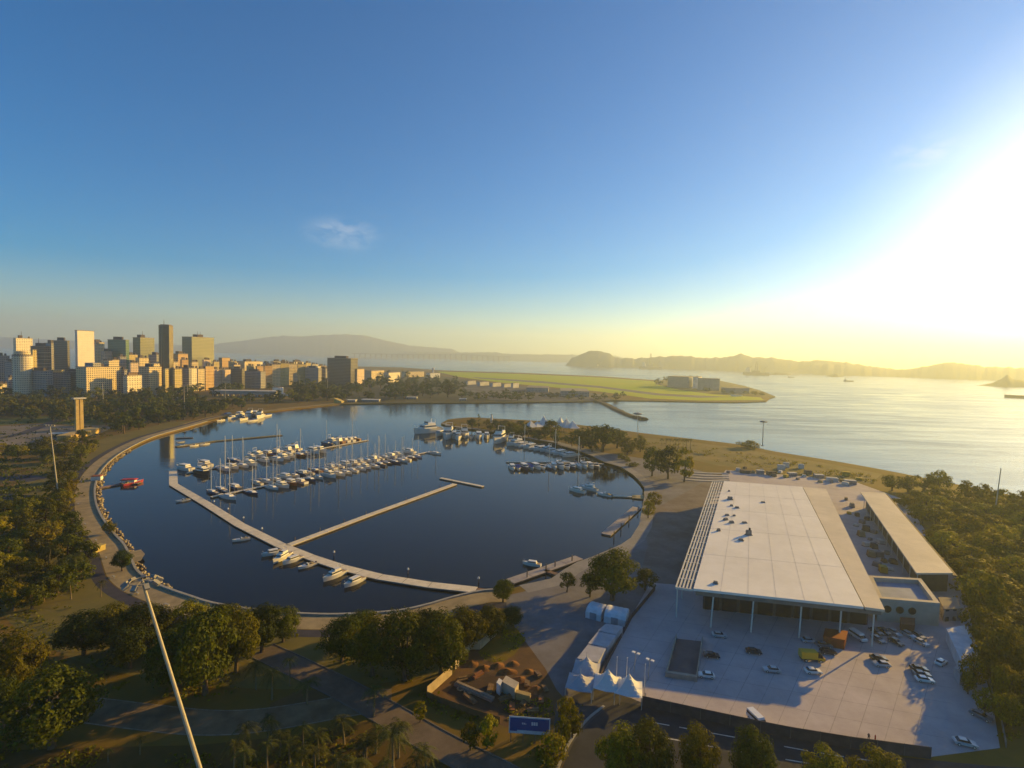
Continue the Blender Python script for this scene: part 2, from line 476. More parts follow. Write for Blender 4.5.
# breakwater running out from the airfield shore
def ridge(name, pts, width, h, m, seg=1):
    mb = MB(); P = [Vector(p) for p in pts]
    vs, fs = [], []
    n = len(P)
    for i, p in enumerate(P):
        d = (P[min(i + 1, n - 1)] - P[max(i - 1, 0)]).normalized(); nn = Vector((-d.y, d.x, 0))
        for k, (o, z) in enumerate(((-1, -1.0), (-.45, h), (.45, h), (1, -1.0))):
            q = p + nn * width * o * rnd.uniform(.8, 1.15); vs.append((q.x, q.y, z * rnd.uniform(.8, 1.2)))
    for i in range(n - 1):
        for k in range(3):
            fs.append((i * 4 + k, i * 4 + k + 1, (i + 1) * 4 + k + 1, (i + 1) * 4 + k))
    fs.append((0, 1, 2, 3)); fs.append(tuple((n - 1) * 4 + k for k in (3, 2, 1, 0)))
    mb.add(vs, fs)
    return mb.build(name, m)
jet = smooth_line(W0([(592, 400), (604, 404), (616, 410), (630, 416), (644, 419.5)]), 6)
struct(ridge('breakwater', jet, 9, 2.6, mat('breakwater_rock', (0.11, 0.085, 0.06), 0.95, var=0.5, scale=0.15, detail=8, bump=0.5)))

# paths, roads and paved grounds
def offset(pts, d):
    r = []
    for i, p in enumerate(pts):
        t = (pts[min(i + 1, len(pts) - 1)] - pts[max(i - 1, 0)]).normalized()
        r.append(p + Vector((-t.y, t.x, 0)) * d)
    return r
Z = lambda k: GZ + 0.004 * k
seg = basin[18:]
lawn = MB().strip(offset(seg[:-6], -24), 26, Z(0.6)); struct(lawn.build('shore_lawn', M_DRY))
pr = MB().strip(offset(seg, -5.0), 8.2, Z(4)); struct(pr.build('promenade', M_PATH))
cyc = MB().strip(offset(basin[10:], -11.4), 3.9, Z(5)); struct(cyc.build('cycle_path', M_CYCLE))
wall = MB().strip(offset(seg, -0.5), 0.9, GZ + 0.5, 2.2); struct(wall.build('basin_kerb', M_KERB))

struct(sheet('marina_yard', [(502, 596.5), (520, 592.5), (554, 584.5), (568, 574.5), (580, 567.5), (593, 562.5), (607, 556.5), (624, 549), (634, 541.8), (642, 528.5), (645, 512), (647, 500), (647, 490), (643, 484), (635, 476), (621, 467), (604, 462), (592, 456), (577, 450), (557, 444.5),
       (560, 442), (600, 452), (640, 458), (690, 468), (722, 477), (702, 500), (672, 592), (652, 600), (622, 640), (592, 692), (566, 700), (540, 672), (520, 645), (512, 618)], Z(1), M_YARD))
struct(sheet('forecourt', [(655, 575), (672, 560), (700, 500), (726, 470), (850, 480), (905, 500), (965, 590), (975, 640), (992, 700), (1000, 748), (930, 757), (790, 735), (700, 716.5), (640, 705), (596, 686), (610, 655), (632, 615)], Z(2), M_LOT))
struct(MB().strip(offset(quay, -2.6), 6.4, Z(4.8)).build('quay', mat('quay_concrete', (0.27, .25, .23), .9, scale=.15, detail=7)))
# slab joints of the forecourt
mj = MB()
a0, a1, b0, b1 = g(596, 686), g(940, 758), g(655, 600), g(965, 640)
for k in range(1, 14):
    t = k / 14
    mj.strip([a0.lerp(a1, t), b0.lerp(b1, t)], 0.13, Z(3))
for k in range(1, 8):
    t = k / 8
    mj.strip([a0.lerp(b0, t), a1.lerp(b1, t)], 0.13, Z(3.4))
struct(mj.build('forecourt_joint_marking', mat('joint_seal', (0.33, 0.295, 0.285), 0.9)))
struct(sheet('spit_field', [(636, 437), (690, 442), (740, 448), (775, 455), (830, 464), (882, 474), (870, 484), (830, 480), (780, 470), (720, 466), (660, 452)], Z(2), mat('spit_dry_grass', (0.21, 0.15, 0.06), 0.95, scale=0.03, col2=(0.12, 0.10, 0.03), detail=8)))
struct(sheet('building_ground', [(640, 520), (660, 506), (690, 490), (716, 474), (730, 480), (712, 500), (696, 535), (680, 585), (655, 583), (640, 575), (648, 545)], Z(2.5), mat('dusty_paving', (0.21, 0.18, 0.17), 0.9, scale=0.06, col2=(0.12, 0.09, 0.07), detail=8)))
struct(sheet('works_ground', [(427, 697), (452, 675), (463, 661), (471, 649), (482, 648), (500, 631), (516, 628), (528, 645), (545, 668), (562, 700), (556, 722), (540, 732), (510, 728), (470, 715)], Z(3), M_EARTH))
struct(sheet('works_lawn', [(478, 652), (492, 640), (502, 630), (516, 628), (526, 640), (514, 655), (500, 664), (484, 660)], Z(4), mat('weedy_grass', (0.12, 0.10, 0.012), 0.95, scale=0.2, col2=(0.17, 0.11, 0.02))))
rd = smooth_line([g(*p) for p in ((-60, 712), (20, 708), (80, 709), (140, 716), (200, 722), (250, 721), (300, 714), (350, 705), (392, 699))], 6)
struct(MB().strip(rd, 8.0, Z(3.2)).build('park_road', mat('park_road_asphalt', (0.20, 0.145, 0.08), 0.9, var=0.4, scale=0.25)))
for d in (3.9, -3.9):
    struct(MB().strip(offset(rd, d), 0.35, Z(4.3)).build('park_road_line', mat('worn_kerb_line', (.24, .2, .15), .9, var=.4, scale=.8)))
rd2 = smooth_line([g(*p) for p in ((262, 650), (300, 668), (345, 690), (392, 716), (440, 744), (500, 775), (560, 810))], 6)
struct(MB().strip(rd2, 7.0, Z(5)).build('avenue', mat('avenue_asphalt', (0.17, 0.13, 0.095), 0.9, var=0.4, scale=0.2, detail=8)))
struct(MB().strip(offset(rd2, -3.6), 0.3, Z(5) + 0.12, 0.13).build('avenue_kerb', M_KERBD))
struct(MB().strip(offset(rd2, 3.6), 0.3, Z(5) + 0.12, 0.13).build('avenue_kerb', M_KERBD))
gate = [(556, 790), (562, 768), (574, 742), (590, 722), (606, 708), (622, 702), (648, 707), (700, 719), (790, 738), (900, 757), (990, 766), (1080, 770), (1080, 830), (556, 830)]
struct(sheet('entrance_road', gate, Z(6), M_ASPH))
kb = smooth_line([g(*p) for p in ((548, 800), (558, 768), (570, 742), (586, 721), (604, 706))], 6)
struct(MB().strip(kb, 0.6, Z(6) + 0.13, 0.14).build('entrance_kerb', M_KERB))
for pts in (((650, 722), (700, 731), (760, 742), (820, 753), (880, 762)), ((660, 737), (720, 748), (800, 762), (850, 770))):
    L = smooth_line([g(*p) for p in pts], 5)
    mb = MB()
    for i in range(0, len(L) - 2, 3):
        mb.strip(L[i:i + 3], 0.3, Z(7))
    struct(mb.build('entrance_road_marking', M_LINE))
struct(sheet('lawn', [(-60, 752), (80, 748), (200, 745), (300, 735), (392, 716), (430, 745), (470, 770), (500, 800), (-100, 830)], Z(2), mat('foreground_grass', (0.06, 0.045, 0.010), 0.95, scale=0.08, col2=(0.11, 0.065, 0.018), detail=8, bump=0.2)))
struct(sheet('path', [(300, 690), (350, 690), (380, 695), (370, 702), (320, 706), (270, 712), (270, 704)], Z(2), mat('trodden_earth', (0.14, 0.085, 0.035), 0.95, scale=0.1, col2=(0.09, 0.065, 0.025))))
# park avenue and lawns between the basin and the city
struct(sheet('monument_plaza', [(-30, 428), (40, 424), (72, 426), (100, 424), (118, 425), (95, 436), (70, 447), (30, 446), (-30, 446)], Z(2), mat('plaza_stone', (0.22, 0.18, 0.15), 0.9, scale=0.03, col2=(0.15, 0.13, 0.09))))
struct(sheet('monument_lawn', [(-30, 421), (40, 416), (100, 418), (150, 421), (116, 425), (72, 425), (40, 423), (-30, 427)], Z(3), M_GRASS))
for pts, wd in (([(-20, 441), (20, 434), (60, 420), (110, 410), (170, 402), (240, 398), (320, 394)], 9), ([(-20, 475), (20, 478), (38, 480)], 14), ([(-20, 497), (20, 499), (40, 501)], 14)):
    struct(MB().strip(smooth_line([g(*p) for p in pts], 5), wd, Z(4)).build('park_avenue', M_CYCLE))
for pts in ([(-20, 464), (20, 466), (44, 468)], [(-20, 488), (20, 490), (44, 491)]):
    struct(MB().strip(smooth_line([g(*p) for p in pts], 5), 8, Z(4)).build('park_strip', M_DRY))
struct(MB().strip(offset(basin[:20], -10), 14, Z(2)).build('beach', mat('beach_sand', (0.30, 0.21, 0.085), 0.95, scale=0.04, col2=(0.2, 0.15, 0.06))))
struct(MB().strip(offset(basin[14:22], -9), 5, Z(3)).build('promenade', M_PATH))
# airfield
struct(sheet('airport_ground', [(300, 381), (400, 376), (440, 376), (470, 380), (530, 388), (600, 397), (622, 400.3), (590, 401.3), (540, 402.2), (470, 402.7), (402, 403), (360, 403.5), (345, 399)], Z(1.5), mat('airport_scrub', (0.06, .06, .022), .95, scale=.02, col2=(.085, .07, .04), detail=9)))
struct(sheet('airfield_grass_field', [(436, 371.5), (520, 374), (600, 377.5), (650, 381), (700, 387), (760, 397), (764, 400), (700, 400.5), (650, 398.5), (600, 391.5), (540, 386), (500, 382.5), (460, 377)], Z(2), M_RUNWAY))
struct(sheet('runway', [(470, 377), (540, 381), (600, 386), (660, 393.5), (730, 397), (700, 397.8), (655, 395.3), (600, 388), (540, 383), (480, 378.6)], Z(3), mat('runway_asphalt', (0.17, 0.155, 0.13), 0.9, scale=0.02)))
struct(sheet('airfield_apron', [(455, 381), (500, 384.5), (560, 389), (600, 394), (612, 400), (590, 401), (540, 401), (490, 400), (470, 392)], Z(3), mat('apron_concrete', (0.12, 0.11, 0.105), 0.9, scale=0.02, col2=(0.075, 0.065, 0.06))))

struct(sheet('gate_paving', [(556, 703), (566, 699), (598, 684), (652, 707), (640, 711), (606, 711), (588, 726), (572, 746), (560, 770), (552, 750)], Z(5.4), mat('gate_asphalt', (0.085, .08, .08), .9, scale=.2, detail=7)))
struct(sheet('works_pit', [(446, 694), (462, 676), (482, 671), (500, 680), (520, 694), (536, 706), (524, 716), (490, 712), (465, 704)], Z(4.4), mat('dark_earth', (0.05, .034, .024), .95, scale=.2, col2=(.085, .05, .03), detail=9)))  # flat sheet of darker earth
# rocks of the revetment: nobody could count them
mb = MB()
def rock(p, r):
    vs = []
    for (x, y, z) in ((-1, -1, -1), (1, -1, -1), (1, 1, -1), (-1, 1, -1), (-.7, -.7, .7), (.7, -.7, .8), (.6, .7, .6), (-.7, .6, .7)):
        vs.append((p[0] + x * r * rnd.uniform(.6, 1.1), p[1] + y * r * rnd.uniform(.6, 1.1), p[2] + z * r * rnd.uniform(.4, .8)))
    mb.add(vs, [(0, 3, 2, 1), (4, 5, 6, 7), (0, 1, 5, 4), (1, 2, 6, 5), (2, 3, 7, 6), (3, 0, 4, 7)])
rocks = offset(basin[34:84], 1.2)
for a, b in zip(rocks, rocks[1:]):
    n = int((b - a).length / 0.55)
    for k in range(n):
        p = a.lerp(b, rnd.random()); rock((p.x + rnd.uniform(-1.6, 1.2), p.y + rnd.uniform(-1.2, 1.2), rnd.uniform(0, 1.3)), rnd.uniform(.3, .75))
stuff(mb.build('shore_rocks', M_ROCK))

# far hills: heightfields standing in the bay haze
M_HILL = mat('hill_forest', (0.07, 0.075, 0.04), 0.95, scale=0.004, col2=(0.12, 0.10, 0.065), detail=8)
def hill(name, prof, depth, back=700.0, seed=0.0):
    """prof: picture points of the ridge line; depth: metres from the camera plane (a number or a pair for the two ends)"""
    d0, d1 = depth if isinstance(depth, tuple) else (depth, depth)
    x0, x1 = prof[0][0], prof[-1][0]
    n, rows = max(24, int((x1 - x0) / 1.4)), 9
    def ridge_y(x):
        for (xa, ya), (xb, yb) in zip(prof, prof[1:]):
            if xa <= x <= xb:
                return ya + (yb - ya) * (x - xa) / max(1e-6, xb - xa)
        return prof[-1][1]
    vs, fs = [], []
    for i in range(n + 1):
        x = x0 + (x1 - x0) * i / n
        D = d0 + (d1 - d0) * i / n
        d = ray(x, ridge_y(x)); t = D / d.y
        top = Vector((0, 0, CAM_H)) + d * t
        edge = min(1.0, i / n / .1, (1 - i / n) / .1); edge = edge * edge * (3 - 2 * edge)
        hz = max(top.z, 0.5) * edge + (noise.noise(Vector((x * .16, seed, 0))) * D * 0.0030 + noise.noise(Vector((x * .42, seed, 5))) * D * 0.0010 + noise.noise(Vector((x * .7, seed, 3))) * D * 0.0004) * edge * (.45 if D > 8500 or D < 3200 else 1.0)
        for j in range(rows):
            u = j / (rows - 1) * 2 - 1
            s = max(0.0, 1 - abs(u) ** 1.5)
            k = 1 + 0.25 * noise.noise(Vector((x * .09, u * 2.5, seed + 7))) * (1 - s)
            yy = u * back * (0.5 + 0.5 * min(1, hz / 120))
            sc = 1 + yy / D
            k2 = 1 + .35 * noise.noise(Vector((x * .3, u * 4, seed + 3))) * (1 - s)
            vs.append((top.x * sc, top.y * sc, -3 + (max(hz, 0.2) + 3) * s * (k * k2 if 0 < j < rows - 1 else 1)))
    for i in range(n):
        for j in range(rows - 1):
            a = i * rows + j
            fs.append((a, a + rows, a + rows + 1, a + 1))
    mb = MB().add(vs, fs)
    return struct(mb.build(name, M_HILL, smooth=True))
hill('mountain_range', [(150, 352), (190, 347), (215, 344), (240, 341), (262, 338), (282, 335.5), (300, 336.5), (322, 335), (345, 334.2), (365, 335.5), (388, 341), (410, 345.5), (440, 348), (480, 350)], 10600, 900, 1)
hill('distant_hills', [(-260, 341), (-100, 338), (0, 337), (60, 340), (120, 342), (180, 345), (230, 348.5)], 9800, 900, 2)
hill('distant_hills', [(380, 352), (430, 352), (470, 352.5), (492, 352), (510, 354), (560, 354.5), (600, 355), (640, 356.5)], 9000, 500, 3)
hill('bay_hill', [(565, 358.5), (574, 357.5), (580, 354.5), (588, 351.3), (597, 350.5), (606, 352.5), (616, 357.5), (640, 358.5)], 5200, 350, 4)
hill('bay_hills', [(610, 358), (640, 358), (665, 356.5), (680, 355.5), (700, 357.5), (718, 358), (732, 356), (741, 353.5), (752, 357), (775, 358), (800, 361.5), (820, 360), (842, 362), (870, 366), (900, 370), (925, 371)], (5400, 4300), 450, 5)
hill('bay_hills', [(780, 366), (815, 363), (850, 365), (880, 368.5), (905, 369.5), (925, 366.5), (945, 362.5), (960, 363), (985, 366.5), (1024, 368), (1100, 372), (1240, 372)], (4400, 3600), 450, 6)
hill('bay_island', [(756, 377), (762, 374), (776, 372.5), (790, 373.5), (800, 376), (812, 378)], 3600, 120, 7)
hill('bay_island', [(822, 379), (828, 375), (836, 374), (845, 377), (852, 379)], 3500, 60, 8)
hill('bay_headland', [(975, 385), (992, 383), (1001, 379), (1007, 374.5), (1013, 379), (1030, 382), (1060, 384), (1100, 386)], 2500, 130, 9)

# haze over the bay
hz = MB().box((0, 5690, -5.5), (21100, 12320, 560))
ho = hz.build('haze', bpy.data.materials.new('haze_air'))
hm = ho.data.materials[0]; hm.use_nodes = True; hm.node_tree.nodes.clear()
pv = N(hm.node_tree, 'ShaderNodeVolumePrincipled'); pv.inputs['Color'].default_value = (0.70, 0.84, 1.0, 1)
pv.inputs['Density'].default_value = 1.35e-4; pv.inputs['Anisotropy'].default_value = 0.42
mo = N(hm.node_tree, 'ShaderNodeOutputMaterial'); hm.node_tree.links.new(pv.outputs[0], mo.inputs['Volume'])
stuff(ho)
# ------------------------------------------------------------------ city
M_ROOF = mat('flat_roof', (0.26, 0.22, 0.18), 0.9, scale=0.1, objrand=0.2)
M_TRIM = mat('floor_slab_edge', (0.52, .42, .30), .85, scale=.1, objrand=.25)
M_DARKROOF = mat('dark_roof_plant', (0.10, 0.08, 0.075), 0.9, scale=0.2)
F = {
    'cream': facade('cream_facade', (0.72, 0.56, 0.32), du=3.4, dv=3.4, fu=.5, fv=.45),
    'white': facade('white_facade', (0.80, 0.69, 0.50), du=4.5, dv=3.6, fu=.35, fv=.35),
    'pink': facade('pale_pink_facade', (0.74, 0.55, 0.40), du=3.0, dv=3.2, fu=.45, fv=.42),
    'orange': facade('ochre_facade', (0.55, 0.33, 0.12), du=3.2, dv=3.3, fu=.42, fv=.4),
    'yellow': facade('yellow_facade', (0.56, 0.43, 0.16), du=3.4, dv=3.3, fu=.4, fv=.45),
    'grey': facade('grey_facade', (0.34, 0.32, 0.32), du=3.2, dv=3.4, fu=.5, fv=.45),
    'brown': facade('brown_facade', (0.22, 0.13, 0.07), (0.03, 0.02, 0.02), du=3.0, dv=3.4, fu=.5, fv=.5),
    'green': facade('green_glass', (0.07, 0.16, 0.11), (0.03, 0.10, 0.07), du=1.6, dv=3.6, fu=.8, fv=.75, rough=.35),
    'olive': facade('olive_glass', (0.17, 0.16, 0.075), (0.07, 0.075, 0.045), du=2.4, dv=3.6, fu=.7, fv=.7, rough=.4),
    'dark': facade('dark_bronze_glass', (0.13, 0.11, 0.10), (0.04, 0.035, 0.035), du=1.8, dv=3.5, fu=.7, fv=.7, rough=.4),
    'bronze': facade('ribbed_bronze_facade', (0.24, 0.17, 0.08), (0.05, 0.035, 0.02), du=1.9, dv=60, fu=.5, fv=1.0, rough=.5),
    'blind': facade('plain_white_slab', (0.74, 0.64, 0.54), (0.5, 0.42, 0.36), du=3.0, dv=3.4, fu=.25, fv=.3),
}
GRP_CITY = 'city buildings beyond the park'
def building(label, x0, x1, yt, yb, style, L=0.75, name='office_building', hut=0.35, A=103.0, steps=(), cat='building', hutmat=None, zbase=GZ):
    """a building whose picture columns, roof row and base row are given; L: the share of its width that is the sunlit face"""
    p = g((x0 + x1) / 2, yb, zbase)
    W = (x1 - x0) * mpp(p)
    rz = R(180 - A)
    v = Vector((p.x, p.y, 0)).normalized(); perp = Vector((v.y, -v.x, 0))
    ax = Vector((math.cos(rz), math.sin(rz), 0)); ay = Vector((-ax.y, ax.x, 0))
    wd = max(3.0, L * W / abs(ax.dot(perp))); dp = max(4.0, (1 - L) * W / abs(ay.dot(perp)))
    H = hgt(p, yt)
    t = thing(name, label, cat, p, rz, GRP_CITY)
    MB().box((0, 0, -2), (wd, dp, H + 2)).build('wall', F[style], t)
    r = MB().box((0, 0, H + .003), (wd + .8, dp + .8, 1.0)).build('roof', M_ROOF, t)
    if hut:
        hh = 3.2 + 0.03 * H
        MB().box((-wd * .1 + rnd.uniform(-.1, .1) * wd, 0, 1.003 + H), (wd * hut, dp * .5, hh)).build('penthouse', hutmat or M_DARKROOF, t)
    if style in ('cream', 'white', 'pink', 'orange', 'yellow', 'grey', 'brown'):
        tm = MB()
        rings = []
        for q in range(1, int(H / 6.6)):
            rings += [(q * 6.6, -.3), (q * 6.6, .7), (q * 6.6 + .55, .7), (q * 6.6 + .55, -.3)]
        vs_ = [(sx * (wd + e_) / 2, sy * (dp + e_) / 2, z_) for z_, e_ in rings for sx, sy in ((-1, -1), (1, -1), (1, 1), (-1, 1))]
        fs_ = [(i_ * 4 + k_, i_ * 4 + (k_ + 1) % 4, i_ * 4 + 4 + (k_ + 1) % 4, i_ * 4 + 4 + k_) for i_ in range(len(rings) - 1) for k_ in range(4)]
        if vs_:
            tm.add(vs_, fs_)
            tm.build('floor_trim', M_TRIM, t)
        if hut and wd > 7:
            MB().lathe([(1.6, H + 1.003), (1.6, H + 4.2), (.3, H + 4.9)], (wd * .34, -dp * .12, 0), 8).build('water_tank', M_DARKROOF, t)
    for (fx, fw, fh, st) in steps:          # further volumes standing on the roof: place along the width, share of width, height, style
        MB().box((wd * fx, 0, H + 1.006), (wd * fw, dp * .8, fh)).build('upper_storey', F[st], t)
    return t
B = building
# back row
B('pair of pale towers joined at a dark slot, standing behind the round white tower', 17, 31, 338.5, 380, 'white', .86, hut=.2)
B('dark brown tower with a bright ochre flank left of the grey slabs', 34, 49, 346.5, 388, 'brown', .34, hut=.5)
B('narrow yellow slab squeezed beside the dark brown tower', 32.5, 37, 350, 389, 'yellow', .7, hut=0)
B('grey tower with a cream lower wing between the brown and the dark towers', 47.5, 58, 343.5, 386, 'grey', .55)
B('dark tower with a thin sunlit edge, left of the tall white slab', 56.5, 68.5, 341, 387, 'dark', .14, hut=.6)
B('tall plain white slab, the brightest tower of the skyline', 78.3, 93, 331, 388, 'blind', .88, hut=0)
B('beige tower half hidden behind the tall white slab', 92, 103.5, 342.5, 382, 'cream', .6, hut=.5)
B('small cream block right of the beige tower', 103, 112, 351.5, 384, 'pink', .7)
B('green glass tower with a thin golden edge', 110.5, 127.5, 340, 384, 'green', .16, hut=.4)
B('dark olive glass tower between the green tower and the tallest tower', 135.5, 153, 338, 382, 'olive', .66, hut=.3)
B('broad bronze and green glass block with a pale roof edge, right of the tallest tower', 185, 212.3, 337.5, 380, 'olive', .70, hut=.25)
B('low ochre block behind the foot of the tallest tower', 173, 187, 354, 384, 'orange', .6, hut=.4)
B('yellow block on the skyline between the green and the olive towers', 127, 137, 355, 384, 'yellow', .7)
B('cream block in front of the olive tower', 137, 148, 358, 387, 'cream', .7)
B('blue-grey block left of the tallest tower', 150, 161, 355, 386, 'grey', .4)
B('ochre tower rising over the low cream rows', 219.5, 229.5, 358, 381, 'orange', .7, hut=0)
B('low yellow block right of the ochre tower', 229, 236.5, 361.5, 382, 'yellow', .75, hut=.3)
B('wide cream block with dark shaded gaps behind the blue-grey block', 240, 259, 361.5, 382, 'cream', .72)
B('slim white tower like a chimney among the low yellow rows', 258.5, 262.3, 361.8, 381, 'white', .7, hut=0)
B('grey slab peeping out at the edge of the city', -4, 8, 356, 388, 'grey', .6)
B('small grey block left of the round white tower', 7, 16, 362, 390, 'grey', .3)
# the tallest tower: an octagonal shaft
def polytower(label, x0, x1, yt, yb, style, n=8, crown=1.0):
    p = g((x0 + x1) / 2, yb); r = (x1 - x0) / 2 * mpp(p); H = hgt(p, yt)
    t = thing('office_tower', label, 'building', p, R(12), GRP_CITY)
    MB().lathe([(r, -2), (r, H)], n=n).build('wall', F[style], t)
    MB().lathe([(r * .99, H + .003), (r * .99, H + 2.2), (r * .8, H + 2.2), (r * .8, H + 3.4)], n=n).build('roof', M_ROOF, t)
    return t
polytower('tallest bronze shaft of the skyline with faceted corners', 160, 173, 326.5, 393, 'bronze', 8)
F['grid'] = facade('white_grid_facade', (0.72, 0.62, 0.45), (0.22, 0.16, 0.1), du=3.0, dv=3.4, fu=.5, fv=.5)
tw = polytower('round white tower with a grid of windows, at the end of the skyline', 15.5, 31, 356, 396, 'grid', 20)
p_ = tw.location
r_ = 7.75 * mpp(p_) * .82; H_ = hgt(p_, 356)
MB().lathe([(r_, H_ + 2.3), (r_, H_ + 5.5), (r_ * .7, H_ + 5.5), (r_ * .7, H_ + 7.5)], n=20).build('upper_storey', F['cream'], tw)
# front row
B('low violet-grey block beside the round white tower', 30.5, 50, 371, 396, 'grey', .25)
B('low block with a sunlit yellow roof terrace before the dark tower', 49, 68, 373, 395, 'grey', .2, hutmat=F['yellow'], hut=.7)
B('dark shaded block at the foot of the tall white slab', 67, 82, 372, 395, 'dark', .15)  # dark glass block stands in for a patch of shade
B('large cream building with a stepped roof below the tall white slab', 82, 118, 367, 396, 'cream', .78, hut=.25, steps=((.3, .3, 9, 'cream'), (-.18, .22, 6, 'grey')))
B('shaded narrow block left of the square cream block', 118.5, 127, 370, 395, 'grey', .3)
B('square cream block with a dark brown roof hut', 125.5, 141, 375.5, 396, 'white', .80, hut=.6, hutmat=F['brown'])
B('cream block with a slanting roofline left of the tallest tower', 141, 160, 367, 394, 'cream', .55, steps=((.2, .5, 5, 'cream'),))
B('thin bright yellow slab at the foot of the tallest tower', 164.5, 168.2, 369, 395, 'yellow', .8, hut=0)
B('yellow block just right of the tallest tower', 174, 181.3, 369, 394, 'yellow', .85, hut=.3)
B('violet-grey block at the shaded end of the cream row', 181.5, 191, 368, 393, 'grey', .25, hut=.4)  # grey facade carries the shade of the row's end
B('bright cream block, first of the row below the broad glass block', 190, 197.5, 368.5, 391, 'white', .88, hut=.3)
B('bright cream block with a dark slot, second of the row below the glass block', 197.5, 205.5, 369, 390.5, 'cream', .9, hut=.4)
B('ochre block standing in the cream row', 205, 213.3, 366.5, 390, 'orange', .9, hut=.3)
B('pale pink block right of the ochre one in the cream row', 213.3, 221, 369.5, 389, 'pink', .85, hut=.3)
B('wide pale pink block at the end of the cream row', 221, 231.5, 369.8, 388.5, 'pink', .8, hut=.5)
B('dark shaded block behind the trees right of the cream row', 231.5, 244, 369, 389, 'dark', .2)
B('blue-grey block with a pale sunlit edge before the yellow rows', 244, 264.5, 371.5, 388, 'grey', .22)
names = ['orange', 'cream', 'yellow', 'cream', 'yellow']
lab = ['small ochre block at the near end of the low yellow row', 'pale cream block between the ochre and the first yellow block', 'yellow block in the middle of the low row',
       'cream block right of the middle of the low row', 'yellow-green block at the far end of the low row']
for k, (a, b, yt) in enumerate(((264, 272, 366), (271.5, 280, 364.5), (280, 288.5, 363.5), (288, 297, 364), (297, 306, 364.5))):
    B(lab[k], a, b, yt, 387.5 - k * .8, names[k], .88, hut=.5, A=124)
B('small white block behind the low yellow row', 271, 284, 361.5, 380, 'white', .8, A=124)
B('small cream block with a white roof behind the far end of the yellow row', 289, 303, 362, 380, 'white', .7)
B('grey shaded hall between the yellow row and the slate-blue block', 305.5, 321, 368, 384.5, 'grey', .2, steps=((0, .6, 4, 'white'),))
t = B('large slate-blue block with a sunlit pink end wall near the airport', 328, 357, 358.5, 386, 'dark', .24, hut=.3)
B('lower annex with a sunlit pink end wall beside the slate-blue block', 354.5, 364, 369.2, 386, 'pink', .72, hut=0)
B('low beige hall behind the trees near the airport', 363, 384, 370.5, 380, 'cream', .6, hut=0, name='hall')
B('low white hall among the airport trees', 384, 400, 372.5, 382, 'white', .7, hut=0, name='hall')
B('low grey block in the gap left of the slate-blue block', 319, 329, 368.5, 384, 'grey', .35, hut=.4)

# museum: long low slab and a white drum
pm = g(246, 396.5)
mu = thing('museum', 'long low concrete museum hall on stilts in the park trees', 'museum', pm, R(8))
MB().box((0, 0, 4.5), (58 * mpp(pm) * 1.02, 20, 5)).build('wall', mat('raw_concrete', (0.36, 0.33, 0.30), 0.85, scale=.2), mu)
MB().box((0, 0, 9.503), (60 * mpp(pm) * 1.02, 23, 1.2)).build('roof', mat('pale_concrete_roof', (0.55, 0.5, 0.44), 0.85, scale=.2), mu)
st = MB()
for k in range(12):
    x = (-29 + 5.2 * k) * mpp(pm); st.box((x, -8, 0), (1.2, 3.5, 4.5)); st.box((x, 8, 0), (1.2, 3.5, 4.5))
st.build('stilt_frame', mat('raw_concrete', (0.36, 0.33, 0.30)), mu)
pm = g(278, 395.5)
mu = thing('theatre', 'round white drum building at the end of the long museum', 'theatre', pm)
rr_ = 5 * mpp(pm)
MB().lathe([(rr_, 0), (rr_, 14), (rr_ * .94, 14.6)], n=24).build('drum_wall', mat('white_render', (0.72, 0.68, 0.62), 0.8, scale=.2), mu)
MB().lathe([(rr_ * .9, 14.602), (rr_ * .9, 15.4), (rr_ * .2, 15.8)], n=24).build('roof', M_ROOF, mu)
MB().box((rr_ + 5, -2, 0), (11, 9, 4.2)).build('porch', mat('white_render', (0.72, 0.68, 0.62)), mu)
# war memorial: two pillars carrying a slab over a long terrace
pm = g(79.5, 431); k = mpp(pm)
H = hgt(pm, 399)
mo = thing('memorial', 'tall twin-pillared stone memorial carrying a flat slab', 'monument', pm, R(62))
M_STONE = mat('golden_stone', (0.56, 0.39, 0.15), 0.85, scale=.3)
for s in (-1, 1):
    MB().box((s * 1.75 * k, 0, 0), (3.0 * k, 2.6 * k, H), top=.85).build('pillar', M_STONE, mo)
MB().box((0, 0, H + .003), (10.5 * k, 5.0 * k, 1.4 * k)).build('top_slab', mat('pale_concrete_roof', (0.55, 0.5, 0.44)), mo)
a, b = g(64, 441), g(95, 432.5)
tr = thing('terrace', 'long low stone terrace wall before the twin-pillared memorial', 'terrace', (a + b) / 2, math.atan2((b - a).y, (b - a).x))
MB().box((0, 0, 0), ((b - a).length, 10, 4.0)).build('wall', M_STONE, tr)
MB().box((0, 0, 4.003), ((b - a).length + 1, 11, .8)).build('roof', M_STONE, tr)
a = g(60, 437)
cv = thing('pavilion', 'small white pavilion roof beside the memorial terrace', 'pavilion', a, R(25))
MB().box((0, 0, 3.2), (15, 5, .6)).build('roof', mat('white_render', (0.72, 0.68, 0.62)), cv)
for x in (-6, 0, 6):
    MB().box((x, 0, 0), (.6, .6, 3.2)).build('post', mat('white_render', (0.72, 0.68, 0.62)), cv)
for px, py, w_, lb in ((165, 398, 20, 'low white canopy roof half hidden by park trees'), (178, 401, 9, 'small pale kiosk roof on the park lawn near the basin')):
    a = g(px, py); cv = thing('kiosk', lb, 'kiosk', a, R(-20))
    q = w_ * mpp(a)
    MB().box((0, 0, 5), (q, q * .35, .7)).build('roof', mat('white_render', (0.72, 0.68, 0.62)), cv)
    MB().box((0, 0, 0), (q * .85, q * .25, 5)).build('wall', F['grey'], cv)

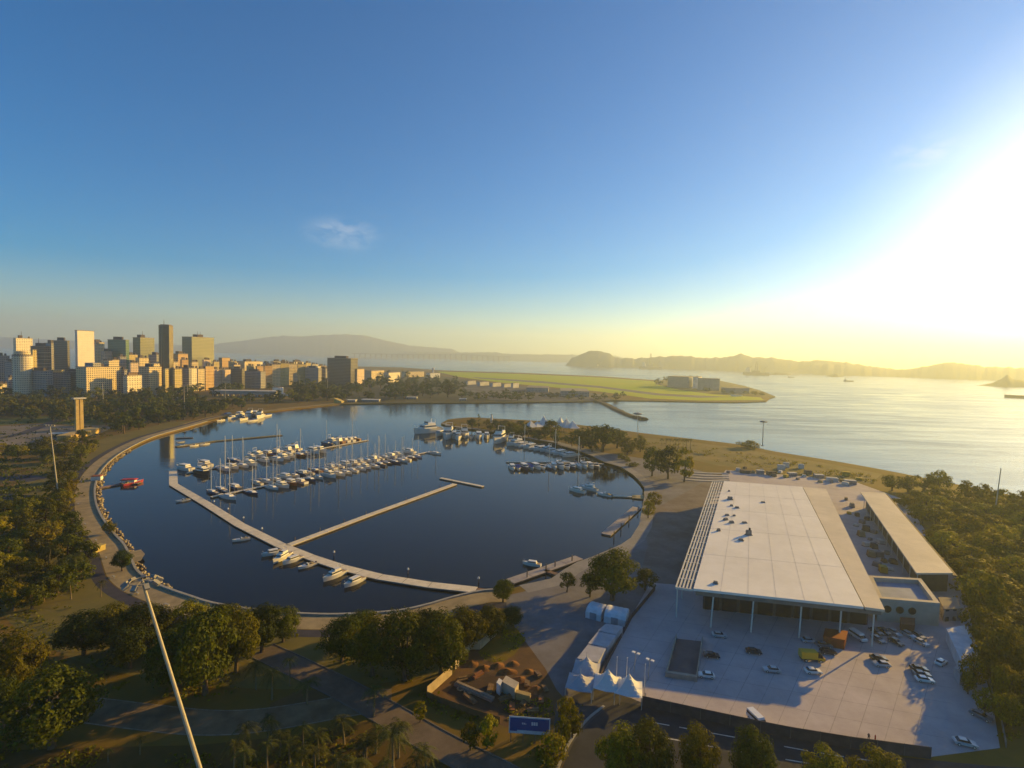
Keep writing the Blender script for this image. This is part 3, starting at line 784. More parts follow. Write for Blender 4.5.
# ------------------------------------------------------------------ airfield and island
M_WHITE = mat('white_paint_wall', (0.72, 0.68, 0.62), 0.75, scale=.1)
def hall(label, x0, x1, yt, yb, wallm, roofm=None, name='hangar', cat='hall', A=105, L=.7, group='airfield buildings'):
    p = g((x0 + x1) / 2, yb); W = (x1 - x0) * mpp(p); H = hgt(p, yt); rz = R(180 - A)
    v = Vector((p.x, p.y, 0)).normalized(); perp = Vector((v.y, -v.x, 0)); ax = Vector((math.cos(rz), math.sin(rz), 0)); ay = Vector((-ax.y, ax.x, 0))
    wd = L * W / max(.2, abs(ax.dot(perp))); dp = (1 - L) * W / max(.2, abs(ay.dot(perp)))
    t = thing(name, label, cat, p, rz, group)
    MB().box((0, 0, -1), (wd, dp, H + 1)).build('wall', wallm, t)
    MB().box((0, 0, H + .003), (wd + 1, dp + 1, .9)).build('roof', roofm or M_ROOF, t)
    return t
M_SHED = mat('weathered_shed_white', (0.45, .43, .41), .8, scale=.1)
for k, (x0, x1, yt, yb, lb) in enumerate(((465, 476, 379, 384.5, 'white airfield hall nearest the parkland trees'), (477, 489, 380, 385.5, 'white airfield hall, second beside the apron'), (490, 501, 381, 386.5, 'white airfield hall in the middle of the apron row'),
                                          (502, 511, 382, 387.2, 'grey-white airfield hall, fourth beside the apron'), (511, 519, 381.2, 387.8, 'tallest white airfield hall at the end of the apron row'), (524, 552, 387, 391, 'long low grey shed on the apron'),
                                          (556, 592, 390, 395, 'long low grey shed nearest the breakwater'))):
    hall(lb, x0, x1, yt + (1.9 if k < 5 else 0), yb, M_SHED if k < 5 else F['grey'], A=185 if k > 4 else 120, L=.75)
hall('beige airport terminal behind the trees', 402, 424, 371.5, 377, F['cream'], A=120, L=.8, name='terminal')
t = hall('white control building with a short tower above the airport trees', 426, 440, 373, 377.5, M_WHITE, A=125, name='control_tower', cat='tower')
h0 = hgt(t.location, 373)
MB().lathe([(3.5, h0 + .91), (3.0, h0 + 12), (5, h0 + 14), (5, h0 + 17), (3, h0 + 18.5)], n=10).build('cab', M_WHITE, t)
# island with the naval buildings
isl = [(655, 384), (664, 379), (690, 377), (722, 381), (745, 386), (762, 391), (776, 396.8), (770, 398), (740, 396), (710, 394), (680, 390)]
struct(sheet('island_ground', isl, Z(4), M_DRY))
G2 = 'buildings on the green point'
hall('long shaded block behind the lit-edged block on the green point', 668, 694, 376.5, 387, F['grey'], A=118, L=.25, name='barracks', cat='building', group=G2)
hall('small white cube between the two long blocks on the green point', 692, 702, 376.8, 388, M_WHITE, A=118, L=.5, name='barracks', cat='building', group=G2)
hall('large shaded block with a bright sunlit edge on the green point', 697, 720, 378.5, 390, F['grey'], A=112, L=.12, name='barracks', cat='building', group=G2)
hall('low shed with a flat grey roof near the tip of the green point', 722, 748, 388, 393.2, F['grey'], A=150, L=.5, name='barracks', cat='building', group=G2)
hall('flat white shelter on the grass of the green point', 731, 742, 394.6, 396.2, M_WHITE, A=150, L=.6, name='shelter', cat='shelter', group=G2)

# ships and rigs out on the bay
M_SHIP = mat('ship_steel', (0.16, 0.13, 0.12), 0.7, scale=.05)
M_SHIPW = mat('ship_superstructure', (0.55, 0.52, 0.48), 0.7, scale=.05)
def ship(label, x0, x1, yb, ytop, name='cargo_ship', derrick=0, house=.8, hull=M_SHIP):
    p = g((x0 + x1) / 2, yb, 0); L_ = (x1 - x0) * mpp(p); H = hgt(p, ytop)
    v = Vector((p.x, p.y, 0)).normalized()
    t = thing(name, label, 'ship', p, math.atan2(-v.x, v.y) + R(rnd.uniform(-14, 14)), 'ships out on the bay')
    b = L_ * .16; hh = min(L_ * .11, H * .4)
    MB().prism([(-L_ / 2, -b / 2), (L_ * .36, -b / 2), (L_ / 2, 0), (L_ * .36, b / 2), (-L_ / 2, b / 2)], -1, hh).build('hull', hull, t)
    hs = MB().box((-L_ * .5 * house + .1 * L_, 0, hh + .003), (L_ * .16, b * .8, hh * 1.4)).box((-L_ * .5 * house + .09 * L_, 0, hh * 2.41), (L_ * .09, b * .6, hh * .6))
    hs.build('deckhouse', M_SHIPW, t)
    if derrick:
        d = MB(); s0 = L_ * .06
        for sx, sy in ((-1, -1), (1, -1), (1, 1), (-1, 1)):
            d.tube([(sx * s0, sy * s0, hh), (sx * s0 * .25, sy * s0 * .25, H)], L_ * .009, 4)
        for q in range(1, 7):
            u = q / 7; e = s0 * (1 - .75 * u)
            d.tube([(-e, -e, hh + (H - hh) * u), (e, -e, hh + (H - hh) * u), (e, e, hh + (H - hh) * u), (-e, e, hh + (H - hh) * u), (-e, -e, hh + (H - hh) * u)], L_ * .006, 4)
        d.build('derrick_lattice', M_SHIP, t)
        MB().box((0, 0, hh + .004), (L_ * .3, b * .8, hh * .7)).build('drill_floor', M_SHIP, t)
        for x in (-.28, .3):
            MB().tube([(x * L_, 0, hh), (x * L_, 0, hh * 2.6), (x * L_ + L_ * .12, 0, hh * 3.5)], L_ * .008, 5).build('crane', M_SHIP, t)
    else:
        MB().tube([(L_ * .1, 0, hh), (L_ * .1, 0, H)], L_ * .008, 5).build('mast', M_SHIPW, t)
    return t
ship('dark drillship with a tall lattice derrick anchored in the bay', 639.5, 661, 369, 353.5, 'drillship', derrick=1)
ship('faint ship with a slender mast right of the drillship', 680, 692, 367.5, 360.5)
ship('hazy drillship with a short derrick before the eastern hills', 744, 768, 375, 361.5, 'drillship', derrick=1)
ship('small dark ship near the round bay hill', 596, 604, 367, 362)
ship('small tug close to the low bay island', 788, 794, 377.5, 373.5)
ship('small fishing vessel with a dark hull right of the bay islands', 844, 853, 381.5, 375.5)
ship('large hazy ship cut off at the picture edge', 1009, 1034, 398, 391.5, house=-.6)
# bridge across the bay
bp = MB(); D = 6800
def atd(px, py, D):
    d = ray(px, py); return Vector((0, 0, CAM_H)) + d * (D / d.y)
br = thing('bridge', 'long low road bridge on many piers across the far bay', 'bridge', (atd(430, 354, D).x, D, 0))
o = br.location
pts = []
for i in range(0, 61):
    x = 352 + i * (512 - 352) / 60
    q = atd(x, 353.3 + (x - 352) * 0.021 - 1.3 * math.exp(-((x - 455) / 25) ** 2), D); pts.append(q - o)
dk = MB()
for a, b in zip(pts, pts[1:]):
    z = (a.z + b.z) / 2 ; dk.box(((a.x + b.x) / 2, 0, a.z - 4), (b.x - a.x, 18, 6))
dk.build('deck', mat('bridge_concrete', (0.2, 0.18, 0.17), .9), br)
for a in pts[1::2]:
    MB().box((a.x, 0, -1 - o.z), (11, 16, max(3, a.z - 4.2))).build('pier', mat('bridge_concrete', (0.2, 0.18, 0.17)), br)

# smaller houses filling the gaps of the city
FILL = [(8, 20, 378, 393, 'grey'), (29, 37, 379, 393, 'cream'), (48, 56, 381, 393, 'grey'), (60, 70, 382, 394, 'brown'), (103, 110, 362, 386, 'white'), (112, 119, 360, 387, 'cream'), (119, 126, 357, 386, 'grey'), (130, 138, 363, 389, 'pink'), (146, 153, 361, 386, 'yellow'),
        (152, 161, 372, 393, 'pink'), (172, 178, 362, 388, 'cream'), (181, 188, 360, 386, 'orange'), (191, 198, 362, 384, 'cream'), (203, 210, 360, 383, 'pink'), (213, 219, 362, 383, 'yellow'), (233, 240, 365, 384, 'cream'), (236, 243, 363, 380, 'white'), (247, 254, 366, 385, 'yellow'),
        (256, 263, 366.5, 385, 'orange'), (263, 269, 363, 380, 'cream'), (281, 288, 361.6, 379, 'cream'), (294, 300, 361.4, 379, 'pink'), (305, 311, 363, 380, 'yellow'), (311, 318, 364.5, 381, 'white'), (318, 326, 366, 381, 'cream'), (0, 6, 384, 394, 'white')]
for k, (a, b, yt, yb, stl) in enumerate(FILL):
    B('low %s block filling a gap of the city, %s of the small blocks counting from the picture edge inwards' % (stl, ORD[k]) if False else 'small %s block wedged between bigger buildings, %s from the outer edge of the city' % (stl, ORD[k]), a, b, yt, yb, stl, .8, hut=.4, A=110)
# aerials on the tall roofs
for o in [o for o in C.objects if o.get('label', '').startswith(('broad bronze', 'tallest bronze', 'dark olive glass', 'dark brown tower', 'pair of pale'))]:
    top = max(v.co.z for c in o.children for v in c.data.vertices)
    for q in range(2 if 'broad' in o['label'] else 1):
        MB().tube([(-3 + 9 * q, 0, top + .003), (-3 + 9 * q, 0, top + 9 - 2 * q)], [.5, .2], 5).build('aerial', M_DARKROOF, o)
# ------------------------------------------------------------------ the event hall beside the basin
RZ = GZ + 12.0
M_ROOFW = mat('white_roof_membrane', (0.80, 0.76, 0.69), 0.7, scale=.05, col2=(0.68, 0.64, 0.57), detail=9)
M_STEEL = mat('white_steel', (0.62, 0.58, 0.5), 0.5, var=.1)
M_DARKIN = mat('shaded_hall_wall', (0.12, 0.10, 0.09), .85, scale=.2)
c_fl, c_fr, c_nr, c_nl = g(724, 481, RZ), g(826, 488.5, RZ), g(885, 609, RZ), g(693.5, 588.5, RZ)
hall_o = thing('event_hall', 'huge white flat-roofed event hall beside the forecourt', 'hall', (c_nl + c_nr) / 2 - Vector((0, 0, RZ - GZ)))
O = hall_o.location.copy()
L3 = lambda p, dz=0: (p.x - O.x, p.y - O.y, p.z - O.z + dz)
r1, r2 = c_fl.lerp(c_fr, .775), c_nl.lerp(c_nr, .895)
MB().prism([L3(p)[:2] for p in (c_nl, r2, r1, c_fl)], RZ - O.z - .75, RZ - O.z).build('roof', M_ROOFW, hall_o)
e = Vector((.55, .25, 0))
MB().prism([L3(p)[:2] for p in (r2 + e, c_nr, c_fr, r1 + e)], RZ - O.z - .95, RZ - O.z - .2).build('roof', mat('cream_roof_membrane', (0.66, 0.57, 0.45), 0.7, scale=.05, detail=8), hall_o)
MB().strip([L3(r2 + e * .5), L3(r1 + e * .5)], 1.0, RZ - O.z - .9, .3).build('roof_gutter', mat('gutter_dark', (0.12, .11, .1), .8), hall_o)
# seams of the roof sheets
sm = MB()
for k in range(1, 5):
    t = k / 5; sm.strip([L3(c_nl.lerp(c_fl, t)), L3(r2.lerp(r1, t))], .14, RZ - O.z + .03, .02)
for k in range(1, 6):
    t = k / 6; sm.strip([L3(c_nl.lerp(r2, t)), L3(c_fl.lerp(r1, t))], .12, RZ - O.z + .034, .02)
sm.build('roof_seam', mat('roof_seam_grey', (0.64, .60, .54), .8), hall_o)
# lattice of beams along the left edge
l_f, l_n = g(712.5, 481, RZ), g(676, 586, RZ)
lt = MB()
for k in range(5):
    t = k / 5
    lt.strip([L3(l_n.lerp(c_nl, t)), L3(l_f.lerp(c_fl, t))], .42, RZ - O.z - .25, .7)
nb = 21
for k in range(nb + 1):
    t = k / nb; a, b = l_n.lerp(l_f, t), c_nl.lerp(c_fl, t)
    lt.strip([L3(a), L3(b)], .42, RZ - O.z - .28, .6)
lt.build('pergola_lattice', M_STEEL, hall_o)
for k in range(11):
    p = l_n.lerp(l_f, (k + .3) / 11)
    MB().tube([(p.x - O.x, p.y - O.y, 0), (p.x - O.x, p.y - O.y, RZ - O.z - .96)], .22, 6).build('column', M_STEEL, hall_o)
# body of the hall, set back under the roof
ux = (c_nr - c_nl).normalized(); uy = ((c_fl - c_nl) + (c_fr - c_nr)).normalized()
b_nl, b_nr, b_fr, b_fl = c_nl + uy * 13 + ux * 2, c_nr + uy * 15 - ux * 1.5, c_fr - uy * 2 - ux * 1.5, c_fl - uy * 2 + ux * 1
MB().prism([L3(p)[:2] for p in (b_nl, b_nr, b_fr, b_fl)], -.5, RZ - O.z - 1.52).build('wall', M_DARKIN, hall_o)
dw = MB()
for k in range(9):
    t = (k + .5) / 9; p = b_nl.lerp(b_nr, t) - uy * .15
    dw.box((p.x - O.x, p.y - O.y, 0), (b_nr - b_nl).length / 9 * Vector((.8, 0, 0)) + Vector((0, .2, 4.6)), rz=math.atan2(ux.y, ux.x))
dw.build('glazing', mat('hall_glazing', (0.03, 0.035, 0.04), .15), hall_o)
MB().prism([L3(p)[:2] for p in (c_nl + ux * .5 + uy * 1.6, c_nr - ux * .5 + uy * 1.6, c_nr - ux * .5 + uy * 2.2, c_nl + ux * .5 + uy * 2.2)], RZ - O.z - 2.7, RZ - O.z - 1.53).build('front_beam', mat('beam_steel_grey', (.22, .2, .18), .6), hall_o)
for t in (.11, .33, .585, .79, .955):
    p = c_nl.lerp(c_nr, t) + uy * 1.9
    q = p - Vector((0.6, 0.8, 0)) * (1.6)
    MB().tube([(q.x - O.x, q.y - O.y, 0), (p.x - O.x, p.y - O.y, RZ - O.z - 2.71)], .24, 7).build('column', M_STEEL, hall_o)
# machines on the roof
def on_roof(px, py):
    return g(px, py, RZ + .02)
M_UNIT = mat('roof_machine_grey', (0.22, 0.2, 0.19), .6, var=.4, scale=.8)
lbs = [(730, 499.5, 3.2, 1.8, 'grey cooling box on the white roof nearest the far lattice edge'), (731.5, 506, 1.7, .8, 'low grey hatch on the roof below the cooling box'), (737, 508, 2.2, .8, 'dark flat tray on the roof right of the low hatch'),
       (727, 515.5, 2.0, .7, 'thin tray on the roof left of the middle cluster'), (725.5, 520, 2.6, 1.0, 'pale box on the roof at the middle of the cluster'), (731.5, 523, 2.4, 1.1, 'dark box on the roof at the lower end of the cluster'),
       (734, 516, 1.5, .6, 'small dark tray on the roof above the cluster'), (744.5, 523, 2.3, .6, 'long low tray on the roof right of the cluster'), (718.5, 531, 1.8, 1.2, 'small dark vent on the roof at the lattice edge'),
       (748.5, 535, 2.9, 2.6, 'tallest dark machine on the roof with a tank beside it'), (741, 540.5, 2.3, .8, 'low machine just before the tallest one on the roof'), (763, 502.5, 2.0, .5, 'low tray alone in the middle of the white roof'),
       (715.5, 583.5, 1.8, .8, 'small tray near the front edge of the white roof'), (729, 491.5, 1.2, .8, 'tiny vent near the back edge of the white roof')]
for px, py, wd, h, lb in lbs:
    wd *= .72; h *= .7
    p = on_roof(px, py); t = thing('roof_machine', lb, 'machine', p, R(rnd.uniform(-30, 30)), 'machines on the hall roof')
    MB().box((0, 0, 0), (wd * 1.3, wd * .7, .25)).build('base', M_UNIT, t)
    MB().box((0, 0, .253), (wd, wd * .55, h), top=.94).build('casing', M_UNIT, t)
    if h > 1.5:
        MB().lathe([(wd * .2, h + .256), (wd * .2, h + 1.0), (wd * .12, h + 1.2)], (wd * .2, 0, 0), 10).build('fan', M_DARKROOF, t)
# long roof beside the hall
R2 = GZ + 8.5
q = [g(860.5, 492, R2), g(884.5, 492.5, R2), g(953, 573, R2), g(916.5, 573, R2)]
sh = thing('shed', 'long narrow cream-roofed shed between the hall and the wood', 'shed', (q[2] + q[3]) / 2 - Vector((0, 0, 8.5)))
so = sh.location.copy()
MB().prism([(p.x - so.x, p.y - so.y) for p in (q[3], q[2], q[1], q[0])], 7.9, 8.5).build('roof', mat('cream_roof_membrane', (0.55, 0.49, 0.40)), sh)
mid = (q[0] + q[1] + q[2] + q[3]) / 4
s2 = [p.lerp(mid, .06) + (q[1] - q[0]).normalized() * (2.5 if i in (0, 3) else 0) for i, p in enumerate(q)]
MB().prism([(p.x - so.x, p.y - so.y) for p in (s2[3], s2[2], s2[1], s2[0])], -.2, 7.897).build('wall', mat('brown_shed_wall', (0.16, 0.12, 0.085), .9, scale=.3), sh)
MB().strip([(q[2].x - so.x + .9, q[2].y - so.y), (q[1].x - so.x + .9, q[1].y - so.y)], 1.4, 7.6, .4).build('gutter', mat('gutter_brown', (0.2, .15, .09), .8), sh)
for k in range(12):
    p = q[3].lerp(q[0], (k + .1) / 12) + Vector((1.0, .3, 0)); MB().tube([(p.x - so.x, p.y - so.y, 0), (p.x - so.x, p.y - so.y, 7.89)], .16, 6).build('column', M_STEEL, sh)
# annex with a roof terrace
AZ = GZ + 7.0
aq = [g(868, 577, AZ), g(921, 580, AZ), g(940, 605, AZ), g(878, 600, AZ)]
an = thing('annex', 'cream annex with a sunken roof terrace at the corner of the hall', 'building', (aq[2] + aq[3]) / 2 - Vector((0, 0, 7)))
ao = an.location.copy()
loc = lambda p: (p.x - ao.x, p.y - ao.y)
M_ANX = mat('cream_annex_wall', (0.52, 0.45, 0.36), .8, scale=.2)
MB().prism([loc(p) for p in (aq[3], aq[2], aq[1], aq[0])], -.2, 6.0).build('wall', M_ANX, an)
cen = (aq[0] + aq[1] + aq[2] + aq[3]) / 4
inn = [p.lerp(cen, .16) for p in aq]
pp = MB()
for i in range(4):
    j = (i + 1) % 4
    pp.prism([loc(aq[j]), loc(aq[i]), loc(inn[i]), loc(inn[j])], 6.003, 7.6)
pp.build('parapet', M_ANX, an)
MB().prism([loc(p) for p in (inn[3], inn[2], inn[1], inn[0])], 6.003, 6.05).build('terrace_deck', mat('blue_shade_deck', (0.30, 0.33, 0.40), .8, scale=.2), an)  # blue shade of the recess put into the deck colour
for k, t in enumerate((.16, .36, .56)):
    p = aq[3].lerp(aq[2], t); d = (aq[2] - aq[3]).normalized(); nrm_ = Vector((d.y, -d.x, 0))
    f = MB(); f.lathe([(1.15, 0), (1.15, .25)], n=14)
    ob = f.build('round_window', mat('window_dark', (0.03, .03, .03), .2), an)
    ob.matrix_parent_inverse.identity(); ob.location = Vector((*loc(p), 4.3)) + nrm_ * .03; ob.rotation_euler = nrm_.to_track_quat('Z', 'Y').to_euler()
p0 = aq[0].lerp(aq[1], .72)
# white marquee and stalls right of the forecourt
def hut(name, label, cat, pix, h, wallm, roofm, group=None, z=GZ, over=.5, roofh=.3):
    P = [g(x, y, z + h) for x, y in pix]
    c = sum(P, Vector()) / len(P); c.z = z
    t = thing(name, label, cat, c, 0, group)
    lo = [((p.x - c.x) * .97, (p.y - c.y) * .97) for p in P]
    hi = [((p.x - c.x) * 1.0, (p.y - c.y) * 1.0) for p in P]
    MB().prism(lo, -.1, h).build('wall', wallm, t)
    MB().prism(hi, h + .003, h + roofh).build('roof', roofm, t)
    return t
M_CANV = mat('white_canvas', (0.66, 0.66, 0.68), .8, scale=.3)
hut('marquee', 'long white flat marquee at the right edge of the forecourt', 'tent', [(946, 629), (966, 626), (982, 656), (962, 664)], 3.6, M_CANV, M_CANV)
hut('store', 'low grey store with a flat roof behind the corner of the annex', 'building', [(938, 598), (956, 598), (962, 609), (944, 610)], 4.0, F['grey'], M_ROOF)
hut('container', 'pale grey site container near the white marquee', 'container', [(954, 668), (968, 664), (974, 671), (960, 676)], 2.6, mat('pale_container', (0.4, .4, .42), .6), mat('pale_container', (0.4, .4, .42)))
hut('container', 'rust-red shipping container standing under the hall front', 'container', [(825, 629), (848, 632), (845, 641), (823, 637)], 2.7, mat('rust_red_container', (0.30, .07, .03), .6, scale=.6), mat('rust_red_container', (0.30, .07, .03)))
hut('container', 'brown shipping container under the right end of the hall front', 'container', [(900, 618), (915, 619), (915, 626), (901, 625)], 2.7, mat('brown_container', (0.2, .08, .05), .6), mat('brown_container', (0.2, .08, .05)))
# raised ramp basin in the forecourt (open pit with a pale rim)
rp = [g(676, 637), g(703, 640), g(697, 682), g(665, 677)]
rc = sum(rp, Vector()) / 4
ramp = thing('ramp_pit', 'long sunken ramp with a pale parapet in the forecourt', 'ramp', rc)
rl = lambda p: (p.x - rc.x, p.y - rc.y)
inn = [p.lerp(rc, .09) for p in rp]
pb = MB()
for i in range(1, 4):
    j = (i + 1) % 4
    if i == 3:
        j = 0
    pb.prism([rl(rp[j]), rl(rp[i]), rl(inn[i]), rl(inn[j])], 0, 1.3)
pb.build('parapet', mat('parapet_concrete', (0.36, .31, .25), .85, scale=.4), ramp)
MB().prism([rl(p) for p in (inn[3], inn[2], inn[1], inn[0])], 0.01, .05).build('ramp_floor', mat('ramp_floor_dark', (0.16, .13, .125), .9, scale=.2), ramp)
# hoarding along the road side of the forecourt
fence_pts = [g(*p) for p in ((641, 706), (700, 719), (760, 732), (790, 738), (850, 748), (931, 759))]
fo = fence_pts[0]
fe = thing('fence', 'long dark hoarding along the road side of the forecourt', 'fence', fo)
pn = MB(); ps = MB()
for a, b in zip(fence_pts, fence_pts[1:]):
    n = max(1, int((b - a).length / 5))
    for k in range(n):
        u, v_ = a.lerp(b, k / n), a.lerp(b, (k + 1) / n)
        d = (v_ - u).normalized(); rz = math.atan2(d.y, d.x); m_ = (u + v_) / 2 - fo
        pn.box((m_.x, m_.y, 0), ((v_ - u).length - .06, .12, 2.6), rz)
        ps.box((u.x - fo.x, u.y - fo.y - .13, 0), (.16, .12, 2.75), rz)
pn.build('panel', mat('hoarding_shade', (0.09, 0.075, 0.08), .8, scale=.5), fe)  # dark panels carry the fence's shade side in their base colour
ps.build('post_frame', mat('hoarding_post', (0.13, .12, .12), .7), fe)
# side fence along the left of the forecourt
fp = [g(*p) for p in ((655, 590), (632, 618), (612, 655), (598, 684))]
fo = fp[0]
fe = thing('fence', 'low dark fence between the grey tents and the forecourt', 'fence', fo)
pn = MB()
for a, b in zip(fp, fp[1:]):
    d = (b - a).normalized(); m_ = (a + b) / 2 - fo
    pn.box((m_.x, m_.y, 0), ((b - a).length, .15, 1.5), math.atan2(d.y, d.x))
pn.build('panel', mat('hoarding_brown', (0.10, 0.07, 0.065), .8, scale=.5), fe)
fp = [g(*p) for p in ((968, 632), (985, 672), (1000, 716), (1006, 748))]
fo = fp[0]
fe = thing('fence', 'thin grey fence between the forecourt and the wooded slope', 'fence', fo)
pn = MB()
for a, b in zip(fp, fp[1:]):
    d = (b - a).normalized(); m_ = (a + b) / 2 - fo
    pn.box((m_.x, m_.y, 0), ((b - a).length, .12, 1.4), math.atan2(d.y, d.x))
pn.build('panel', mat('fence_grey', (0.2, .18, .17), .8), fe)

# ------------------------------------------------------------------ tents
M_TENT = mat('tent_canvas', (0.70, 0.69, 0.67), .8, var=.1, scale=.4, transl=.12)
def peak_tent(label, px, py, half, eave, peak, rz, group, name='tent', m=None, ex=1.9):
    """a square canopy drawn up to a high point, on four posts"""
    p = g(px, py); t = thing(name, label, 'tent', p, rz, group)
    n = 10; vs, fs = [], []
    for i in range(n + 1):
        for j in range(n + 1):
            u, v_ = i / n * 2 - 1, j / n * 2 - 1
            rr2 = max(abs(u), abs(v_)); ed = 1 - rr2
            z = eave + (peak - eave) * (ed ** ex) - 0.35 * (1 - abs(u * v_)) * rr2 ** 3
            vs.append((u * half, v_ * half, z))
    for i in range(n):
        for j in range(n):
            a = i * (n + 1) + j; fs.append((a, a + n + 1, a + n + 2, a + 1))
    MB().add(vs, fs).build('canopy', m or M_TENT, t)
    for sx, sy in ((-1, -1), (1, -1), (1, 1), (-1, 1)):
        MB().tube([(sx * half * .97, sy * half * .97, 0), (sx * half * .97, sy * half * .97, eave - .06)], .09, 5).build('post', M_STEEL, t)
    MB().tube([(0, 0, peak - .1), (0, 0, peak + 1.3)], .06, 5).build('finial', M_STEEL, t)
    return t
peak_tent('white peaked entrance tent, nearest the grey flat tents', 607, 694, 3.3, 3.0, 6.6, R(-14), 'peaked tents at the forecourt gate')
peak_tent('white peaked entrance tent, beside the forecourt fence end', 628, 699, 3.3, 3.0, 6.6, R(-14), 'peaked tents at the forecourt gate')
# barrel tents and grey flat canopies on the yard
def barrel(label, pix, h, group):
    P = [g(x, y, GZ) for x, y in pix]; c = sum(P, Vector()) / 4
    ax = ((P[1] - P[0]) + (P[2] - P[3])) / 2; ay = ((P[3] - P[0]) + (P[2] - P[1])) / 2
    t = thing('barrel_tent', label, 'tent', c, math.atan2(ax.y, ax.x), group)
    lx, ly = ax.length, ay.length; vs, fs = [], []
    prof = [(-ly / 2, 0), (-ly / 2, h * .6), (-ly * .38, h * .85), (-ly * .18, h * .98), (0, h), (ly * .18, h * .98), (ly * .38, h * .85), (ly / 2, h * .6), (ly / 2, 0)]
    for k in range(9):
        x = -lx / 2 + lx * k / 8
        for y, z in prof:
            vs.append((x, y, z + (.08 if k % 2 else 0) * (z > 0)))
    n = len(prof)
    for k in range(8):
        for i in range(n - 1):
            a = k * n + i; fs.append((a, a + n, a + n + 1, a + 1))
    fs += [tuple(range(n)), tuple(range(8 * n + n - 1, 8 * n - 1, -1))]
    MB().add(vs, fs).build('canopy', M_CANV, t)
    d = MB().box((0, -ly / 2 - .05, 0), (2.2, .1, 2.2)).build('doorway', mat('tent_door', (.3, .31, .34), .8), t)
    return t
barrel('white barrel-roofed tent on the yard, the smaller one near the big tree', [(586, 618), (602, 622), (606, 612), (592, 608)], 3.3, 'barrel tents on the yard')
barrel('white barrel-roofed tent on the yard, the larger one by the fence', [(603, 622), (624, 627), (630, 616), (609, 612)], 3.3, 'barrel tents on the yard')
M_GREYT = mat('grey_tent_canvas', (0.42, 0.41, 0.43), .85, scale=.3)
for pix, lb in (([(577, 660), (598, 664), (606, 650), (588, 646)], 'grey flat canopy, middle of the row beside the fence'), ([(588, 645), (607, 649), (616, 637), (598, 633)], 'grey flat canopy at the uphill end of the row beside the fence'),
                ([(598, 632), (616, 636), (623, 628), (606, 625)], 'small grey flat canopy next to the barrel tents')):
    hut('canopy', lb, 'tent', pix, 2.7, M_GREYT, M_GREYT, 'grey canopies beside the fence', roofh=.5)
peak_tent('grey peaked tent with one bright sunlit fin beside the fence', 586, 678, 3.3, 2.8, 5.8, R(-16), 'grey canopies beside the fence', m=M_GREYT)
peak_tent('grey peaked tent lowest in the row beside the fence', 580, 693, 3.3, 2.8, 5.0, R(-16), 'grey canopies beside the fence', m=M_GREYT)
# white peaked pavilions on the spit
for px, py, h, lb in ((530.5, 431, 9, 'pale sunlit peaked tent on the spit, furthest out'), (537, 430.5, 8, 'pale peaked tent on the spit, second from the tip'), (543.5, 430, 13, 'tall pale peaked tent on the spit left of the round tree'),
                      (560, 431, 13, 'tall pale peaked tent on the spit just right of the round tree'), (566, 431.5, 12, 'pale peaked tent on the spit beside the big trees, first of two'), (572.5, 432, 10, 'pale peaked tent on the spit beside the big trees, second of two')):
    peak_tent(lb, px, py - .8, 6.2, 4.2, h * 1.25, R(rnd.uniform(20, 60)), 'peaked tents on the spit', ex=1.25)
p = g(491.5, 423); lh = thing('beacon', 'small white beacon tower on the grass of the spit', 'beacon', p)
MB().lathe([(1.6, 0), (1.2, 7), (1.9, 7.1), (1.9, 7.5), (1.0, 7.6), (1.0, 9.2), (.2, 10.2)], n=10).build('tower_body', M_WHITE, lh)
MB().lathe([(1.25, 10.21), (.9, 10.5), (.2, 11.3)], n=10).build('lantern_cap', M_DARKROOF, lh)
p = g(339, 402.5); k = mpp(p)
t = thing('pavilion', 'angular ochre pavilion roof on the far shore', 'pavilion', p, R(-10))
MB().prism([(-4 * k, -3 * k), (4.2 * k, -3 * k), (4.2 * k, 3 * k), (-4 * k, 3 * k)], 0, lambda q: 7 if q[0] < 0 else 2.2).build('roof', mat('ochre_tent', (.5, .38, .12), .8), t)
for px, py, w_, lb in ((371, 401.5, 17, 'low white-roofed boathouse on the far shore'), (352, 402, 8, 'small pale hut next to the ochre pavilion'), (412, 399, 10, 'low white hut under the trees of the far shore'), (463, 400.5, 7, 'small pale hut near the end of the far shore trees')):
    a = g(px, py); q = w_ * mpp(a)
    t = thing('boathouse', lb, 'building', a, 0)
    MB().box((0, 0, 0), (q, 9, 3.2)).build('wall', F['grey'], t)
    MB().box((0, 0, 3.203), (q + 1, 11, .7)).build('roof', M_WHITE, t)
